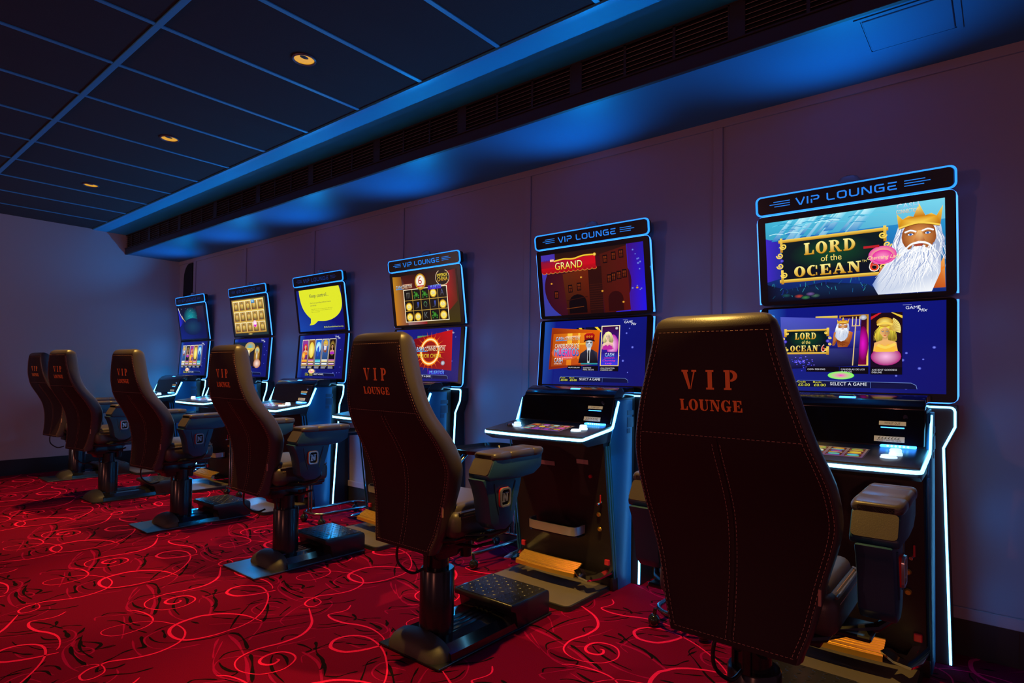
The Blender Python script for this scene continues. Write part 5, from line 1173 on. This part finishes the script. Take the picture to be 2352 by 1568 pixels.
def chair(x, y, yaw, label, long_plate=False, dz=0, us=(0, 0), fs=0.0):
    c = empty('lounge_chair', (x, y, 0), 0, label, 'chair', 'VIP lounge chairs facing the slot machines')
    U = []
    def P(name, mt, fn, par=c, key=None, rot=True, label=None, smooth=35):
        o = part(name, M[mt], par, fn, 'ch_' + (key or name), label, smooth)
        if rot and par is c: o.rotation_euler.z = math.radians(yaw); o.location = (us[0], us[1], dz)
        return o
    bk = P('backrest', 'backcloth', backrest, smooth=50)
    if len(bk.data.materials) == 1:
        bk.data.materials.append(M['leather'])
        for f in bk.data.polygons:
            if f.center.x > tb(f.center.z)[0] + .002 or f.center.z > 1.279: f.material_index = 1
    P('stitching', 'stitch', stitching, bk); P('seam', 'backcloth', seam, bk); P('lettering', 'orange', lettering, bk, label='orange stencilled words VIP LOUNGE', smooth=0); P('fabric_tag', 'stitch', backtag, bk)
    st = P('seat', 'leather', seat, smooth=60); P('stitching', 'stitch', seat_stitch, st, 'sst')
    P('seat_pan', 'satin', pan)
    for s in (1, -1):
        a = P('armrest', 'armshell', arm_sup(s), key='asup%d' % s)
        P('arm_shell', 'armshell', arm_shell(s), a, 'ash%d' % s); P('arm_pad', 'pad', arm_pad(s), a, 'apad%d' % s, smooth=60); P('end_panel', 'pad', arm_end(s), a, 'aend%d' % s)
        P('arm_bracket', 'satin', arm_brk(s), a, 'abrk%d' % s)
        P('badge_rim', 'redlens', badge(s, 'edge'), a, 'bg1%d' % s); P('badge', 'badge', badge(s, 'ring'), a, 'bg2%d' % s, label='chrome badge ring with letter N'); P('badge_face', 'gloss', badge(s, 'face'), a, 'bg3%d' % s); P('badge_letter', 'badge', badge(s, 'N'), a, 'bg4%d' % s)
    P('column', 'satin', column, rot=False); P('inner_column', 'satin', column_in, rot=False)
    P('base_plate', 'steel' if long_plate else 'satin', baseplate_long if long_plate else baseplate, key='bpl%d' % long_plate, rot=False, smooth=0)
    P('base_housing', 'gloss', housing, rot=False, smooth=20); P('bumper', 'bumper', bumper, rot=False, label='worn domed end cap', smooth=60)
    fr = P('footrest', 'plastic', footrest, rot=False); fr.location.x = fs; P('tread', 'satin', tread, fr, label='raised diamond tread')
    P('cable', 'cable', cable)
    return c
chair(1.80, .555, 0, 'VIP lounge chair nearest the camera, before the LORD OF THE OCEAN machine')
chair(1.80, 1.865, 0, 'VIP lounge chair in front of the machine with the red GRAND banner')
chair(1.96, 3.36, 0, 'VIP lounge chair in front of the machine with gold coins', True, -.01, (-.04, .04), -.12)
chair(1.93, 4.80, 7, 'VIP lounge chair in front of the machine with the yellow speech bubble', True, -.015, (-.075, .03), -.12)
chair(1.85, 6.15, 9, 'VIP lounge chair second from the far wall, partly covering the farthest one', False, 0, (-.055, .04))
chair(1.99, 7.60, 7, 'VIP lounge chair farthest from the camera, beside the end wall', True, 0, (-.05, 0), -.13)

# ------------------------------------------------------------------ drinks tables between the machines
def stadium(lx, ly, z, n=6):
    r = ly
    return [(a, c, z) for a, c in rrect(-lx, -ly, lx, ly, min(lx, ly) * .8, n)]
def table(x, y, label, yaw=0):
    t = empty('drinks_table', (x, y, 0), math.radians(yaw), label, 'side table', 'wheeled drinks tables between the machines')
    def tray(b):
        pts = rrect(-.24, -.17, .24, .17, .13, 8)
        inn = rrect(-.228, -.158, .228, .158, .12, 8)
        b.loft([[(a, c, .668) for a, c in pts], [(a * 1.03, c * 1.03, .690) for a, c in pts], [(a * 1.01, c * 1.01, .692) for a, c in inn], [(a * .97, c * .97, .674) for a, c in inn]])
    part('tray', M['hood'], t, tray, 'dt_tray')
    part('base_loop', M['tube'], t, lambda b: b.tube(stadium(.265, .115, .088), .0105, 10, True), 'dt_loop', smooth=60)
    for s in (1, -1):
        part('post', M['tube'], t, lambda b: [b.tube([(s * .262, q, .088), (s * .262, q, .62), (s * .20, q, .667)], .008, 8) for q in (-.02, .02)] and None, 'dt_post%d' % s, smooth=60)
        for q in (1, -1):
            def cs(b):
                b.sphere((s * .235, q * .118, .031), .030, 16, (1, .9, 1)); b.cyl((s * .235, q * .118, .05), (s * .235, q * .112, .085), .010, .008, 12)
            part('caster', M['caster'], t, cs, 'dt_c%d%d' % (s, q), smooth=60)
    return t
table(2.80, 1.13, 'wheeled drinks table between the GRAND machine and the nearest machine')
table(2.83, 2.53, 'wheeled drinks table with oval tray, left of the GRAND machine')
table(2.78, 4.03, 'wheeled drinks table between the gold coin and speech bubble machines')
table(2.84, 5.43, 'wheeled drinks table left of the speech bubble machine')
table(2.80, 6.87, 'wheeled drinks table beside the farthest slot machine')
def pc(b): b.tube(smooth_path([(3.15, .98, .16), (3.15, 1.02, .05), (3.13, 1.10, .008), (3.11, 1.20, .007), (3.09, 1.32, .007), (3.12, 1.42, .05)], 8), .004, 8)
o = part('power_cable', M['cable'], None, pc); tag(o, 'thin power cable on the carpet between the two nearest machines', 'cable')
